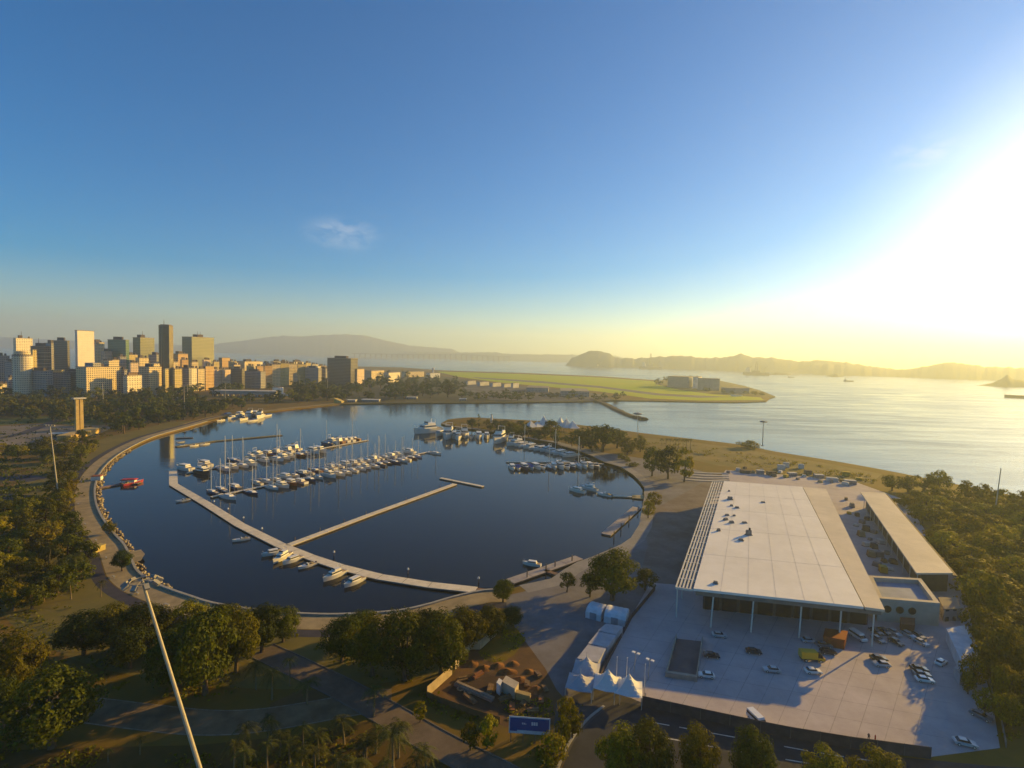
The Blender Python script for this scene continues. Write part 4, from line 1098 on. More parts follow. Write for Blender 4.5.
# ------------------------------------------------------------------ pontoons
M_DECK = mat('pontoon_planks', (0.70, 0.62, 0.48), .85, scale=.5, col2=(0.58, .50, .37))
M_PILE = mat('pile_timber', (0.10, .08, .07), .8)
M_FLOAT = mat('pontoon_float', (0.16, .14, .13), .8)
def pontoon(label, pix, width, m=M_DECK, name='pontoon', group=None, piles=(), pileh=2.4):
    P = [g(x, y, .6) for x, y in pix]; o = Vector((P[0].x, P[0].y, 0))
    t = thing(name, label, name, o, 0, group)
    Q = [(p.x - o.x, p.y - o.y) for p in P]
    MB().strip(Q, width - .5, .528, .75).build('float', M_FLOAT, t)
    dk_ = []
    V = [Vector((*q, 0)) for q in Q]
    for a, b in zip(V, V[1:]):
        n = max(1, int((b - a).length / 9)); dk_ += [a.lerp(b, k / n) for k in range(n)]
    dk_.append(V[-1])
    md = MB().strip(dk_, width, .75, .22); n = len(dk_)
    # the joints between the deck lengths are narrow dark ribs standing 2 cm proud of the same mesh
    for i in range(1, n - 1):
        a, b = Vector(md.v[i]), Vector(md.v[n + i]); d = (b - a).normalized(); w_ = Vector((-d.y, d.x, 0)) * .09; u_ = Vector((0, 0, .02))
        md.add([a - w_ + u_, b - w_ + u_, b + w_ + u_, a + w_ + u_], [(3, 2, 1, 0)], 1)
    md.build('deck', [m, M_FLOAT], t)
    for px, py in piles:
        q = g(px, py, .6)
        MB().tube([(q.x - o.x, q.y - o.y, -1), (q.x - o.x, q.y - o.y, pileh)], .24, 7).build('pile', M_PILE, t)
    return t
pontoon('long pale bent pontoon curving across the basin from its detached tip', [(173, 469), (173.5, 484.5), (205, 503), (240, 525), (280, 545), (310, 557), (340, 567), (380, 577), (430, 585), (476, 590)], 4.6)
pontoon('brown gangway joining the long bent pontoon to the quay', [(476, 590), (500, 593)], 3.2, mat('rust_deck', (0.22, .13, .08), .8), 'gangway')
pontoon('straight pontoon with dark piles branching off the bent pontoon', [(288, 545.5), (372, 514), (455, 484)], 3.4, piles=[(295, 541), (320, 531.5), (344, 522.5), (366, 514.5), (386, 507.5), (406, 500.5), (425.5, 493), (440, 488), (452, 483)])
pontoon('short cross pontoon closing the end of the straight piled pontoon', [(440.5, 478), (483, 486.5)], 2.8)
pontoon('thin pontoon behind the front row of boats', [(211, 497), (300, 478.5), (428, 452)], 2.2, group='pontoons behind the boat rows')
pontoon('thin pontoon behind the back row of boats', [(187, 473), (260, 459.5), (368, 440)], 2.2, group='pontoons behind the boat rows')
pontoon('almost empty floating pontoon closest to the city shore', [(176, 446.5), (215, 441), (282, 435)], 4.0, mat('mossy_deck', (0.26, .22, .10), .9))
pontoon('small dark floating stage off the city shore', [(176, 438), (193, 437.5)], 3.0, M_FLOAT)
pontoon('thin dark pontoon of the packed boats below the spit', [(604, 464), (560, 462), (506, 462)], 2.0, group='pontoons behind the boat rows')
pontoon('narrow walkway leading to the three white boats by the quay', [(612, 496), (636, 497)], 2.0)
pontoon('broad yellowish jetty deck standing out from the quay', [(632, 496.5), (666, 499)], 7.5, mat('yellowish_planks', (0.44, .36, .2), .85), 'jetty', piles=[(633, 499.5)], pileh=1.0)  # planks in one yellowish tone
pontoon('wide short grey pontoon with black piles beside the slipway', [(606, 534.5), (637, 507.5)], 5.0, mat('grey_planks', (0.38, .33, .3), .85), piles=[(614, 537), (621, 529), (629, 520.5), (638, 511)], pileh=3.4)
pontoon('wide pontoon with black piles and one moored boat below the big tree', [(510, 581.5), (579, 557.5)], 4.6, mat('grey_planks', (0.38, .33, .3)), piles=[(527, 577.5), (546, 570), (555, 567), (572, 561)], pileh=3.2)
pontoon('brown finger bridge from the piled pontoon to the bank by the big tree', [(545, 570.5), (562, 576)], 2.2, mat('rust_deck', (0.22, .13, .08)), 'gangway')
pontoon('sandy stone jetty slab below the piled pontoon', [(508, 592.5), (530, 589), (556, 580)], 4.0, mat('sand_stone_deck', (0.36, .29, .16), .9), 'jetty')
pontoon('rowing-club stage reaching into the basin from the promenade', [(98, 488), (112, 485.5), (121, 484)], 3.0, mat('pinkish_deck', (0.32, .2, .17), .85))
for k, (px, py) in enumerate(((214, 504.5), (228, 512), (243.5, 521), (262, 532), (334, 556), (408, 573.5), (478.5, 582.5))):
    q = g(px, py, 0)
    t = thing('mooring_pile', 'white-capped mooring pile standing by the long bent pontoon, %s from its detached tip' % ORD[k], 'pile', (q.x, q.y, 0), 0, 'white-capped piles')
    MB().tube([(0, 0, -1), (0, 0, 1.5)], .16, 7).build('shaft', M_PILE, t)
    MB().lathe([(.42, 1.5), (.42, 1.9), (.1, 2.3)], n=8).build('pile_cap', M_WHITE, t)

# ------------------------------------------------------------------ boats (built ten metres long, then scaled)
M_GEL = mat('white_gelcoat', (0.72, 0.68, 0.6), .35, var=.08, spec=.5)
M_NAVY = mat('navy_hull', (0.03, .05, .13), .35, spec=.5)
M_WOODH = mat('varnished_hull', (0.22, .09, .04), .4, spec=.5)
M_BLUEC = mat('blue_cover', (0.04, .09, .28), .8)
M_TAN = mat('tan_cover', (0.42, .32, .17), .8)
M_TEAK = mat('teak_deck', (0.42, .31, .18), .8, scale=2.0)
M_SCREEN = mat('boat_window', (0.02, .025, .03), .12, spec=.6)
M_ALU = mat('mast_alloy', (0.7, .68, .62), .35, metal=.2)
def hull_shape(L=10.0, B=3.2, free=1.15, sheer=.45, fine=1.6, transom=.78):
    """a lofted hull with a flat transom; returns hull MB and deck MB"""
    n, m = 9, 5
    vs, fs, deck = [], [], []
    for i in range(n):
        u = i / (n - 1)
        x = -L / 2 + L * u
        b = B / 2 * (transom + (1 - transom) * min(1, u / .4)) if u < .4 else B / 2 * (1 - ((u - .4) / .6) ** fine)
        b = max(b, .03)
        zt = free + sheer * u * u
        for k in range(m):
            a = k / (m - 1) * 2 - 1
            yb = b * (1 if abs(a) == 1 else .82 if abs(a) > .4 else 0)
            zz = zt if abs(a) == 1 else (-.05 if abs(a) > .4 else -.35)
            vs.append((x + (.35 * u * u if abs(a) == 1 else 0), math.copysign(yb, a) if a else 0, zz))
        deck.append((x + .35 * u * u, b, zt))
    for i in range(n - 1):
        for k in range(m - 1):
            a = i * m + k; fs.append((a, a + 1, a + m + 1, a + m))
    fs.append((0, 1, 2, 3, 4))
    h = MB().add(vs, [tuple(reversed(f)) for f in fs])
    d = MB(); dv = [(x, y * .97, z - .06) for x, y, z in deck] + [(x, -y * .97, z - .06) for x, y, z in deck]
    d.add(dv, [(i, n + i, n + i + 1, i + 1) for i in range(n - 1)])
    return h, d
def make_sail(covered):
    t = thing('sailing_boat', 'x', 'sailing boat')
    h, d = hull_shape(B=3.1, free=1.0, sheer=.4, fine=1.7, transom=.6)
    h.build('hull', M_GEL, t); d.build('deck', M_TEAK if covered else M_GEL, t)
    MB().box((.4, 0, 1.1), (4.2, 1.9, .5), top=.78).build('cabin', M_GEL, t)
    MB().box((.45, 0, 1.2), (3.2, 1.84, .22), top=.92).build('cabin_window', M_SCREEN, t)
    mast = MB().tube([(.9, 0, 1.1), (.9, 0, 15.0)], [.17, .13], 6).build('mast', M_ALU, t)
    MB().tube([(.9, 0, 2.2), (-3.6, 0, 2.35)], .17 if covered else .1, 6).build('boom', M_BLUEC if covered else M_ALU, mast)
    MB().tube([(.9, -1.0, 8.0), (.9, 1.0, 8.0)], .04, 4).build('spreader', M_ALU, mast)
    st_ = MB()
    for a in ((4.9, 0, 1.4), (-4.8, 0, 1.1)):
        st_.tube([a, (.9, 0, 14.8)], .022, 3)
    st_.build('rigging_rope', M_ALU, mast)
    MB().box((-2.6, 0, 1.0), (2.3, 1.5, .12)).build('cockpit_sole', M_TEAK, t)
    return t
def make_motor(fly):
    t = thing('motor_yacht', 'x', 'motor boat')
    h, d = hull_shape(B=3.4, free=1.3, sheer=.6, fine=2.0, transom=.9)
    h.build('hull', M_GEL, t); d.build('deck', M_GEL, t)
    MB().box((-.2, 0, 1.4), (5.0, 2.5, 1.2), top=.84).build('cabin', M_GEL, t)
    MB().box((-.1, 0, 1.85), (4.92, 2.44, .45), top=.93).build('cabin_window', M_SCREEN, t)
    MB().box((-3.6, 0, 1.25), (1.9, 2.5, .12)).build('cockpit_sole', M_TEAK, t)
    if fly:
        f = MB().box((-.8, 0, 2.603), (3.0, 2.1, .5), top=.95).build('flybridge', M_GEL, t)
        MB().box((.6, 0, 3.106), (.2, 1.7, .45)).build('windscreen', M_SCREEN, f)
        MB().tube([(-2.1, -.95, 3.1), (-2.1, -.95, 4.2), (-2.1, .95, 4.2), (-2.1, .95, 3.1)], .09, 5).build('arch', M_GEL, f)
    MB().tube([(4.2, -.7, 1.85), (4.2, -.7, 2.5), (5.1, 0, 2.6), (4.2, .7, 2.5), (4.2, .7, 1.85)], .035, 4).build('rail', M_ALU, t)
    return t
def make_open(cover):
    t = thing('open_boat', 'x', 'motor boat')
    h, d = hull_shape(B=3.4, free=1.1, sheer=.5, fine=2.1, transom=.92)
    h.build('hull', M_GEL, t)
    d.build('deck', M_BLUEC if cover else M_GEL, t)
    if cover:
        MB().box((-1.2, 0, 1.2), (5.6, 2.7, .7), top=.62).build('cover', M_BLUEC, t)
    else:
        MB().box((-1.9, 0, 1.12), (4.6, 2.3, .1)).build('cockpit_sole', M_TEAK, t)
        MB().box((-2.6, 0, 1.223), (.8, 2.1, .55)).build('seat', M_TAN, t)
        MB().box((-.2, 0, 1.223), (.7, 1.7, .8)).build('console', M_GEL, t)
        MB().box((.6, 0, 1.2), (.15, 2.2, .75), tilt=Matrix.Rotation(R(-25), 3, 'Y')).build('windscreen', M_SCREEN, t)
    MB().box((-5.0, 0, .1), (.7, .8, 1.5)).build('outboard', M_DARKIN, t)
    return t
PROTO = {'sail': make_sail(False), 'sailc': make_sail(True), 'motor': make_motor(False), 'yacht': make_motor(True), 'open': make_open(False), 'cover': make_open(True)}
USED = set()
KTXT = {'sail': 'sailing boat with a bare mast', 'sailc': 'sailing boat with a covered boom', 'motor': 'cabin motor boat', 'yacht': 'motor yacht with a flybridge', 'open': 'open motor boat', 'cover': 'motor boat under a blue cover'}
KSHORT = {'sail': 'sailing boat', 'sailc': 'sailing boat', 'motor': 'cabin boat', 'yacht': 'motor yacht'}
HULLS = {'red': mat('red_hull', (.42, .04, .05), .4, spec=.5), 'white': None, 'navy': M_NAVY, 'brown': M_WOODH}
def place_boat(kind, loc, rz, length, label, group, hull='white', mast=1.0, extra=None):
    s = length / 10.0
    swap = {'hull': HULLS[hull]} if HULLS[hull] else {}
    if extra:
        swap.update(extra)
    sc = (s, s * rnd.uniform(.95, 1.08), s * mast)
    r = PROTO[kind]
    if kind not in USED:
        USED.add(kind); r.location = loc; r.rotation_euler = (0, 0, rz); r.scale = sc; r['label'] = label; r['group'] = group
        return r
    return copy_tree(r, loc, rz, label, group, sc, swap or None)
# the first of each kind keeps its own materials, so those go to plain white boats
def boat_px(kind, bow, stern, label, group, hull='white', most=30, **kw):
    a, b = g(*bow, 0), g(*stern, 0)
    d = a - b
    return place_boat(kind, (a + b) / 2, math.atan2(d.y, d.x), min(most, d.length), label, group, hull, **kw)
GB = 'motor boats along the long bent pontoon'
boat_px('open', (232.5, 542), (250, 539), 'small white open boat moored alone at the bent pontoon', GB)
boat_px('motor', (262, 556.8), (283, 552), 'slim white boat by the bent pontoon, first left of the close pair', GB)
boat_px('yacht', (273.5, 564), (290, 554.5), 'white boat with a dark screen, left one of the close pair', GB)
boat_px('motor', (283, 565), (302, 558), 'white cabin boat, right one of the close pair at the bent pontoon', GB)
boat_px('open', (298.5, 569.5), (316, 564), 'small white boat between the close pair and the big white yacht', GB)
boat_px('yacht', (323.5, 582), (345, 572.5), 'biggest white yacht moored at the bent pontoon', GB)
boat_px('motor', (344.5, 588), (363.5, 579), 'white boat next to the big yacht, last along the bent pontoon', GB)
boat_px('open', (176, 502.5), (190, 500), 'lone white boat beside the upper bend of the long pontoon', GB)
GS = 'yachts moored round the tip of the spit'
boat_px('yacht', (413.5, 434), (441, 431), 'long white yacht lying broadside off the tip of the spit', GS, most=34)
boat_px('yacht', (444, 442.5), (452, 432.5), 'big sunlit white yacht, bow-on beside the broadside yacht', GS, most=34)
boat_px('motor', (452, 441), (458, 434), 'white yacht tucked close to the big bow-on yacht', GS, most=24)
boat_px('yacht', (466, 440.5), (463, 432.5), 'white yacht with a low wheelhouse, second bow-on yacht at the spit', GS, most=28)
boat_px('motor', (480, 442.5), (478, 433.5), 'white cabin boat in the middle of the spit moorings', GS, most=24)
boat_px('motor', (487.5, 441), (486, 434), 'small white boat beside the middle cabin boat of the spit', GS, most=20)
boat_px('yacht', (492, 445.5), (506, 437.5), 'large shaded grey-white yacht lying at a slant by the spit', GS, most=34)
boat_px('motor', (434, 437), (446, 433.5), 'white yacht half behind the broadside yacht at the spit tip', GS, most=20)
boat_px('yacht', (459, 443), (457, 435), 'sunlit yacht between the two big bow-on yachts', GS, most=24)
boat_px('open', (472, 441.5), (470.5, 435), 'low white boat between the wheelhouse yacht and the middle cabin boat', GS, most=16)
boat_px('yacht', (508, 446), (514, 439), 'white yacht at the corner where the shaded quay row begins', GS, most=22)
# boats along the quay behind the spit
n = 12
for k in range(n):
    t_ = k / (n - 1)
    c = g(517 + 54 * t_, 444.5 + 11.5 * t_, 0); d = (g(571, 456, 0) - g(517, 444.5, 0)).normalized(); nn = Vector((d.y, -d.x, 0))
    kd = ('yacht', 'motor', 'sail', 'motor', 'open', 'motor')[k % 6]
    place_boat(kd, c + nn * rnd.uniform(-1, 1.5), math.atan2(nn.y, nn.x) + R(rnd.uniform(-5, 5)), rnd.uniform(15, 20) if k else 24, '%s, %s from the spit end of the shaded quay row' % (KTXT[kd].split(' with')[0], ORD[k]), 'boats along the shaded quay', 'white', mast=rnd.uniform(.7, .9))
n = 15
for k in range(n):
    t_ = k / (n - 1)
    c = g(512 + 84 * t_, 468.5 - 1.5 * t_, 0); d = (g(596, 466, 0) - g(512, 468, 0)).normalized(); nn = Vector((d.y, -d.x, 0))
    kd = ('motor', 'cover', 'motor', 'cover', 'motor', 'open', 'sail', 'motor', 'yacht', 'open', 'motor', 'sailc', 'yacht', 'motor', 'open')[k]
    place_boat(kd, c + nn * rnd.uniform(-1, 1.5), math.atan2(nn.y, nn.x) + R(rnd.uniform(-12, 12)), rnd.uniform(14, 18), '%s, %s from the open end of the packed row below the spit' % (KTXT[kd].split(' under')[0].split(' with')[0], ORD[k]), 'packed boats below the spit', ('white', 'white', 'navy', 'white')[k % 4], mast=.9)
GQ = 'white boats at the narrow walkway'
boat_px('motor', (569.5, 490), (585, 493.5), 'white boat at the outer end of the narrow walkway', GQ)
boat_px('yacht', (581, 488.2), (598, 491.5), 'white cabin yacht, middle one at the narrow walkway', GQ)
boat_px('open', (597, 494), (612, 497), 'low white boat nearest the jetty at the narrow walkway', GQ)
boat_px('motor', (523, 564), (541, 566.5), 'lone white boat moored at the wide piled pontoon', 'single moored boats')
boat_px('open', (143, 482), (122, 486), 'red club boat moored at the rowing stage', 'single moored boats', 'red')
# boats under the city shore
for k, (bx, by, sx, sy, kd) in enumerate(((217, 421.5, 224, 420.3, 'open'), (222, 416, 231, 414.5, 'cover'), (228, 419.5, 236, 418, 'motor'), (236, 417, 243, 415, 'motor'), (240, 421, 247, 419, 'open'), (246, 418.5, 252, 416, 'yacht'),
                                           (252, 417.5, 257, 415, 'motor'), (257, 419, 262, 416.5, 'yacht'), (263, 417, 270, 415.5, 'cover'), (248, 422, 257, 420.5, 'cover'))):
    boat_px(kd, (bx, by), (sx, sy), '%s, %s from the sandy end of the city-shore cluster' % (KTXT[kd].split(' with')[0], ORD[k]), 'boats clustered under the city shore', ('white', 'navy')[k % 5 == 1])
# the two long rows
def row(a, b, step, skip, group, rowname, kinds, off=8.4, lens=(11, 14.5), hulls=('white',)):
    A, Bv = g(*a, 0), g(*b, 0); d = (Bv - A).normalized(); nn = Vector((d.y, -d.x, 0)); Ln = (Bv - A).length
    for side, sn in ((1, 'near'), (-1, 'far')):
        k = 0; s = 3.0; i = 0
        while s < Ln - 2:
            u = s / Ln
            if not any(lo <= u <= hi and sd in (0, side) for lo, hi, sd in skip) and rnd.random() > .06 and i < len(ORD):
                kd = rnd.choice(kinds); L_ = rnd.uniform(*lens); hc = rnd.choice(hulls)
                c = A + d * s + nn * side * (L_ / 2 + 2.2 + rnd.uniform(0, 1))
                ang = math.atan2(nn.y * side, nn.x * side) + R(rnd.uniform(-5, 5)) + (math.pi if rnd.random() < .25 else 0)
                col = {'white': 'white', 'navy': 'dark-hulled', 'brown': 'brown-hulled'}[hc]
                place_boat(kd, c, ang, L_, '%s %s, %s from the bent pontoon on the %s side of %s' % (col, KSHORT[kd], ORD[i], sn, rowname), group, hc, mast=rnd.uniform(.8, 1.15))
                i += 1
            s += step * rnd.uniform(.85, 1.2)
row((214, 496.5), (428, 452), 6.4, [(.10, .16, 0), (.9, .96, 1)], 'boats in the front row of the basin', 'front row', ['sail', 'sailc', 'sail', 'sailc', 'motor', 'yacht'], hulls=('white',) * 8 + ('navy', 'brown'))
row((189, 472.5), (367, 440), 6.8, [(.03, .09, 0), (.24, .3, 0), (.60, .72, 0), (.72, 1, 1)], 'boats in the back row of the basin', 'back row', ['sail', 'motor', 'yacht', 'sailc', 'motor', 'yacht'], lens=(12, 17), hulls=('white',) * 5 + ('navy', 'brown'))
for k, (bx, by, sx, sy, kd) in enumerate(((180, 446.8, 188, 445.5, 'open'), (190, 447, 199, 445.2, 'open'), (200, 445.5, 209, 444, 'open'), (176, 443, 184, 442, 'cover'))):
    boat_px(kd, (bx, by), (sx, sy), 'small boat, %s at the almost empty pontoon by the city shore' % ORD[k], 'boats at the almost empty pontoon')
# ------------------------------------------------------------------ trees
def leaf_mat(name, col, col2, tr=.36):
    return mat(name, col, .65, scale=.25, col2=col2, detail=3, objrand=.28, island=.35, transl=tr, spec=.06)
M_LEAF = leaf_mat('leaf_green', (0.082, 0.086, 0.006), (0.056, 0.064, 0.005))
M_LEAFO = leaf_mat('leaf_olive', (0.14, 0.125, 0.006), (0.095, 0.095, 0.006))
M_LEAFD = leaf_mat('leaf_dark', (0.058, 0.074, 0.008), (0.040, 0.054, 0.007))
M_LEAFY = leaf_mat('leaf_gold', (0.22, 0.175, 0.004), (0.14, 0.125, 0.004))
M_PALM = leaf_mat('palm_leaf', (0.085, 0.09, 0.02), (0.06, 0.065, 0.015))
M_BARK = mat('bark', (0.13, .09, .055), .9, scale=1.5, var=.4)
M_BARKP = mat('palm_bark', (0.22, .17, .10), .9, scale=2.0, var=.4)
def crown_mesh(name, Rr, Hh, base, nclump, nleaf, leaf, m, rg, flat=1.0, shape='dome'):
    """leaves spread through lumpy clumps that fill a crown of radius Rr between base and base + Hh"""
    vs, fs = [], []
    cl = []
    tries = 0
    while len(cl) < nclump and tries < 4000:
        tries += 1
        a = rg.uniform(0, 2 * math.pi); u = math.sqrt(rg.random()); z = rg.random()
        if shape == 'dome':
            lim = math.sqrt(max(0, 1 - (max(0, z - .30) / .70) ** 2)) * (0.55 + .45 * min(1, z / .3))
        elif shape == 'tall':
            lim = math.sin(math.pi * min(1, .12 + z * .86)) ** .6
        else:
            lim = 1 - .9 * z
        r = u * Rr * lim * .82
        p = Vector((r * math.cos(a), r * math.sin(a), base + Hh * (.10 + .78 * z)))
        cr = Rr * rg.uniform(.20, .36) * (1 if shape != 'cone' else .7)
        if all((p - q).length > .55 * max(cr, c2) for q, c2 in cl):
            cl.append((p, cr))
    mid = Vector((0, 0, base + Hh * .4))
    for p, cr in cl:
        out_ = (p - mid); out_.z *= 1.2
        out_ = out_.normalized() if out_.length > .01 else Vector((0, 0, 1))
        for k in range(int(nleaf * (cr / (Rr * .28)) ** 2)):
            d = Vector((rg.gauss(0, 1), rg.gauss(0, 1), rg.gauss(0, 1))).normalized()
            if d.dot(out_) < -.35 and rg.random() < .8:
                continue
            q = p + d * cr * (rg.random() ** .35) * Vector((1, 1, .78)).length / 1.58
            q.z = p.z + (q.z - p.z) * .8
            nrm = (d * 1.0 + out_ * .5 + Vector((rg.uniform(-.7, .7), rg.uniform(-.7, .7), rg.uniform(-.2, .7)))).normalized()
            t1 = nrm.orthogonal().normalized(); t1 = Matrix.Rotation(rg.uniform(0, 6.28), 3, nrm) @ t1; t2 = nrm.cross(t1)
            s = leaf * rg.uniform(.6, 1.3); w_ = s * rg.uniform(.5, .8)
            o = len(vs)
            vs += [q - t1 * s * .5, q + t2 * w_ * .5 + nrm * s * .06, q + t1 * s * .5, q - t2 * w_ * .5 + nrm * s * .06]
            fs.append((o, o + 1, o + 2, o + 3))
    mb = MB(); mb.v = [tuple(v) for v in vs]; mb.f = fs; mb.m = [0] * len(fs)
    return mb, cl
def make_tree(name, cat, Rr, H, base, nclump, nleaf, leaf, m, seed, shape='dome', trunk=.45, sides=7):
    rg = random.Random(seed)
    t = thing(name, 'x', cat)
    mb, cl = crown_mesh(name, Rr, H - base, base, nclump, nleaf, leaf, m, rg, shape=shape)
    mb.build('crown', m, t)
    tk = MB()
    lean = Vector((rg.uniform(-.4, .4), rg.uniform(-.4, .4), 0))
    tk.tube([(0, 0, -.6), (lean.x * .3, lean.y * .3, base * .6), (lean.x, lean.y, base + (H - base) * .35)], [trunk, trunk * .75, trunk * .45], sides)
    for p, cr in cl[:7 if shape == 'dome' else 2]:
        s = Vector((lean.x * .5, lean.y * .5, base * rg.uniform(.65, .95)))
        tk.tube([s, s.lerp(p, .55) + Vector((0, 0, .3)), p], [trunk * .42, trunk * .28, trunk * .1], 5, cap=False)
    tk.build('trunk', M_BARK, t)
    return t
TREES = {}
for key, args in {
    'nearA': ('broadleaf_tree', 'tree', 5.0, 9.0, 2.0, 44, 190, .42, M_LEAF, 11), 'nearB': ('broadleaf_tree', 'tree', 5.0, 8.6, 1.7, 40, 190, .42, M_LEAFO, 12), 'nearC': ('broadleaf_tree', 'tree', 5.0, 9.4, 2.2, 46, 190, .42, M_LEAFD, 13),
    'midA': ('park_tree', 'tree', 5.0, 9.0, 1.8, 26, 60, .75, M_LEAF, 21), 'midB': ('park_tree', 'tree', 5.0, 8.2, 1.5, 24, 60, .75, M_LEAFO, 22), 'midC': ('park_tree', 'tree', 5.0, 9.6, 2.2, 26, 60, .75, M_LEAFD, 23), 'midY': ('park_tree', 'tree', 5.0, 8.6, 1.6, 24, 60, .75, M_LEAFY, 24),
    'tall': ('upright_tree', 'tree', 3.6, 10.0, 1.2, 26, 60, .7, M_LEAFY, 25, 'tall', .35),
    'woodA': ('slope_tree', 'tree', 5.0, 8.0, 1.2, 28, 64, .75, M_LEAFY, 31), 'woodB': ('slope_tree', 'tree', 5.0, 7.4, 1.2, 26, 64, .75, M_LEAFO, 32), 'woodC': ('slope_tree', 'tree', 5.0, 8.8, 1.8, 26, 64, .75, M_LEAFO, 33),
    'farA': ('belt_tree', 'tree', 5.0, 8.6, 1.4, 15, 26, 1.35, M_LEAF, 41, 'dome', .5, 5), 'farB': ('belt_tree', 'tree', 5.0, 8.0, 1.2, 14, 26, 1.35, M_LEAFO, 42, 'dome', .5, 5), 'farC': ('belt_tree', 'tree', 5.0, 9.2, 1.8, 15, 26, 1.35, M_LEAFD, 43, 'dome', .5, 5),
    'shoreA': ('shore_tree', 'tree', 5.0, 8.6, 1.4, 15, 26, 1.35, M_LEAF, 44, 'dome', .5, 5), 'shoreC': ('shore_tree', 'tree', 5.0, 9.2, 1.8, 15, 26, 1.35, M_LEAFD, 45, 'dome', .5, 5),
    'cypress': ('cypress_tree', 'tree', 1.3, 10.0, .6, 16, 40, .5, M_LEAFD, 51, 'tall', .2),
    'shrub': ('shrub', 'shrub', 5.0, 5.2, .1, 20, 60, .7, M_LEAFO, 61, 'dome', .2), 'shrubY': ('shrub', 'shrub', 5.0, 5.4, .1, 20, 60, .7, M_LEAFY, 62, 'dome', .2),
}.items():
    TREES[key] = make_tree(*args)
def make_palm(seed, H=8.0, nf=17, fl=4.2):
    rg = random.Random(seed)
    t = thing('palm_tree', 'x', 'palm tree')
    b = Vector((rg.uniform(-.9, .9), rg.uniform(-.9, .9), 0))
    top = Vector((b.x, b.y, H))
    MB().tube([(0, 0, -.5), (b.x * .2, b.y * .2, H * .4), (b.x * .6, b.y * .6, H * .75), top], [.34, .25, .22, .2], 8).build('trunk', M_BARKP, t)
    mb = MB()
    for k in range(nf):
        a = 2 * math.pi * k / nf + rg.uniform(-.2, .2); up = rg.uniform(-.2, 1.15)
        d = Vector((math.cos(a), math.sin(a), 0)); L_ = fl * rg.uniform(.8, 1.1)
        pts = []
        for i in range(8):
            u = i / 7
            pts.append(top + d * L_ * u * math.cos(up * .6) + Vector((0, 0, L_ * (math.sin(up) * u - (.55 + .25 * up) * u * u * 1.25))))
        s = Vector((-d.y, d.x, 0))
        for i in range(7):
            p, q = pts[i], pts[i + 1]
            for sd in (-1, 1):
                for h in range(3):
                    c = p.lerp(q, (h + rg.random() * .5) / 3); ll = fl * .24 * math.sin(math.pi * min(.97, (i + h / 3 + .6) / 7.6)) ** .6
                    e = c + s * sd * ll + (q - p).normalized() * ll * .45 - Vector((0, 0, ll * .35))
                    w_ = (q - p) * .16
                    mb.add([c, c + w_, e], [(0, 1, 2)])
            mb.add([p - s * .05, q - s * .04, q + s * .04, p + s * .05], [(0, 1, 2, 3)])
    mb.build('crown', M_PALM, t)
    return t
TREES['palmA'] = make_palm(71); TREES['palmB'] = make_palm(72, 6.5, 15, 4.4); TREES['palmC'] = make_palm(73, 9.5, 16, 3.8)
SIZE = {k: (5.0, a) for k, a in (('nearA', 9.0), ('nearB', 8.6), ('nearC', 9.4), ('midA', 9.0), ('midB', 8.2), ('midC', 9.6), ('midY', 8.6), ('woodA', 8), ('woodB', 7.4), ('woodC', 8.8), ('farA', 8.6), ('farB', 8.0), ('farC', 9.2), ('shoreA', 8.6), ('shoreC', 9.2), ('shrub', 5.2), ('shrubY', 5.4))}
SIZE.update({'tall': (3.6, 10.0), 'cypress': (1.3, 10.0), 'palmA': (4.0, 9.5), 'palmB': (4.0, 8.0), 'palmC': (3.6, 11.0)})
TUSED = set()
def plant(key, p, rad, ht, label, group=None):
    r0, h0 = SIZE[key]
    sc = (rad / r0 * rnd.uniform(.84, 1.14), rad / r0 * rnd.uniform(.84, 1.14), ht / h0)
    rz = rnd.uniform(0, 6.28)
    t = TREES[key]
    if key not in TUSED:
        TUSED.add(key); t.location = p; t.rotation_euler = (0, 0, rz); t.scale = sc; t['label'] = label
        if group:
            t['group'] = group
        return t
    if 'group' in t:
        r = copy_tree(t, p, rz, label, group, sc)
        if not group:
            del r['group']
        return r
    return copy_tree(t, p, rz, label, group, sc)
def tree_px(key, x, yb, yt, wpx, label, group=None):
    p = g(x, yb)
    return plant(key, p, wpx / 2 * mpp(p), max(2.5, hgt(p, yt)), label, group)
def inside(x, y, poly):
    c = False
    for i in range(len(poly)):
        (xa, ya), (xb, yb) = poly[i], poly[i - 1]
        if (ya > y) != (yb > y) and x < (xb - xa) * (y - ya) / (yb - ya) + xa:
            c = not c
    return c
def zone(poly, n, keys, wpx, hk, label, group, dist=.5, avoid=()):
    """n trees spread over a picture polygon; wpx: crown width in pixels at the top and the bottom rows of the zone"""
    xs, ys = [p[0] for p in poly], [p[1] for p in poly]
    done, tries = [], 0
    while len(done) < n and tries < n * 60:
        tries += 1
        x, y = rnd.uniform(min(xs), max(xs)), rnd.uniform(min(ys), max(ys))
        if not inside(x, y, poly) or any(inside(x, y, q) for q in avoid):
            continue
        u = (y - min(ys)) / max(1, max(ys) - min(ys)); w_ = (wpx[0] + (wpx[1] - wpx[0]) * u) * rnd.uniform(.75, 1.3)
        if any(math.hypot(x - a, (y - b) * 1.7) < dist * (w_ + c) / 2 for a, b, c in done):
            continue
        done.append((x, y, w_))
        p = g(x, y); rad = w_ / 2 * mpp(p)
        plant(rnd.choice(keys), p, rad, rad * hk * rnd.uniform(.85, 1.2), label, group)
    return len(done)

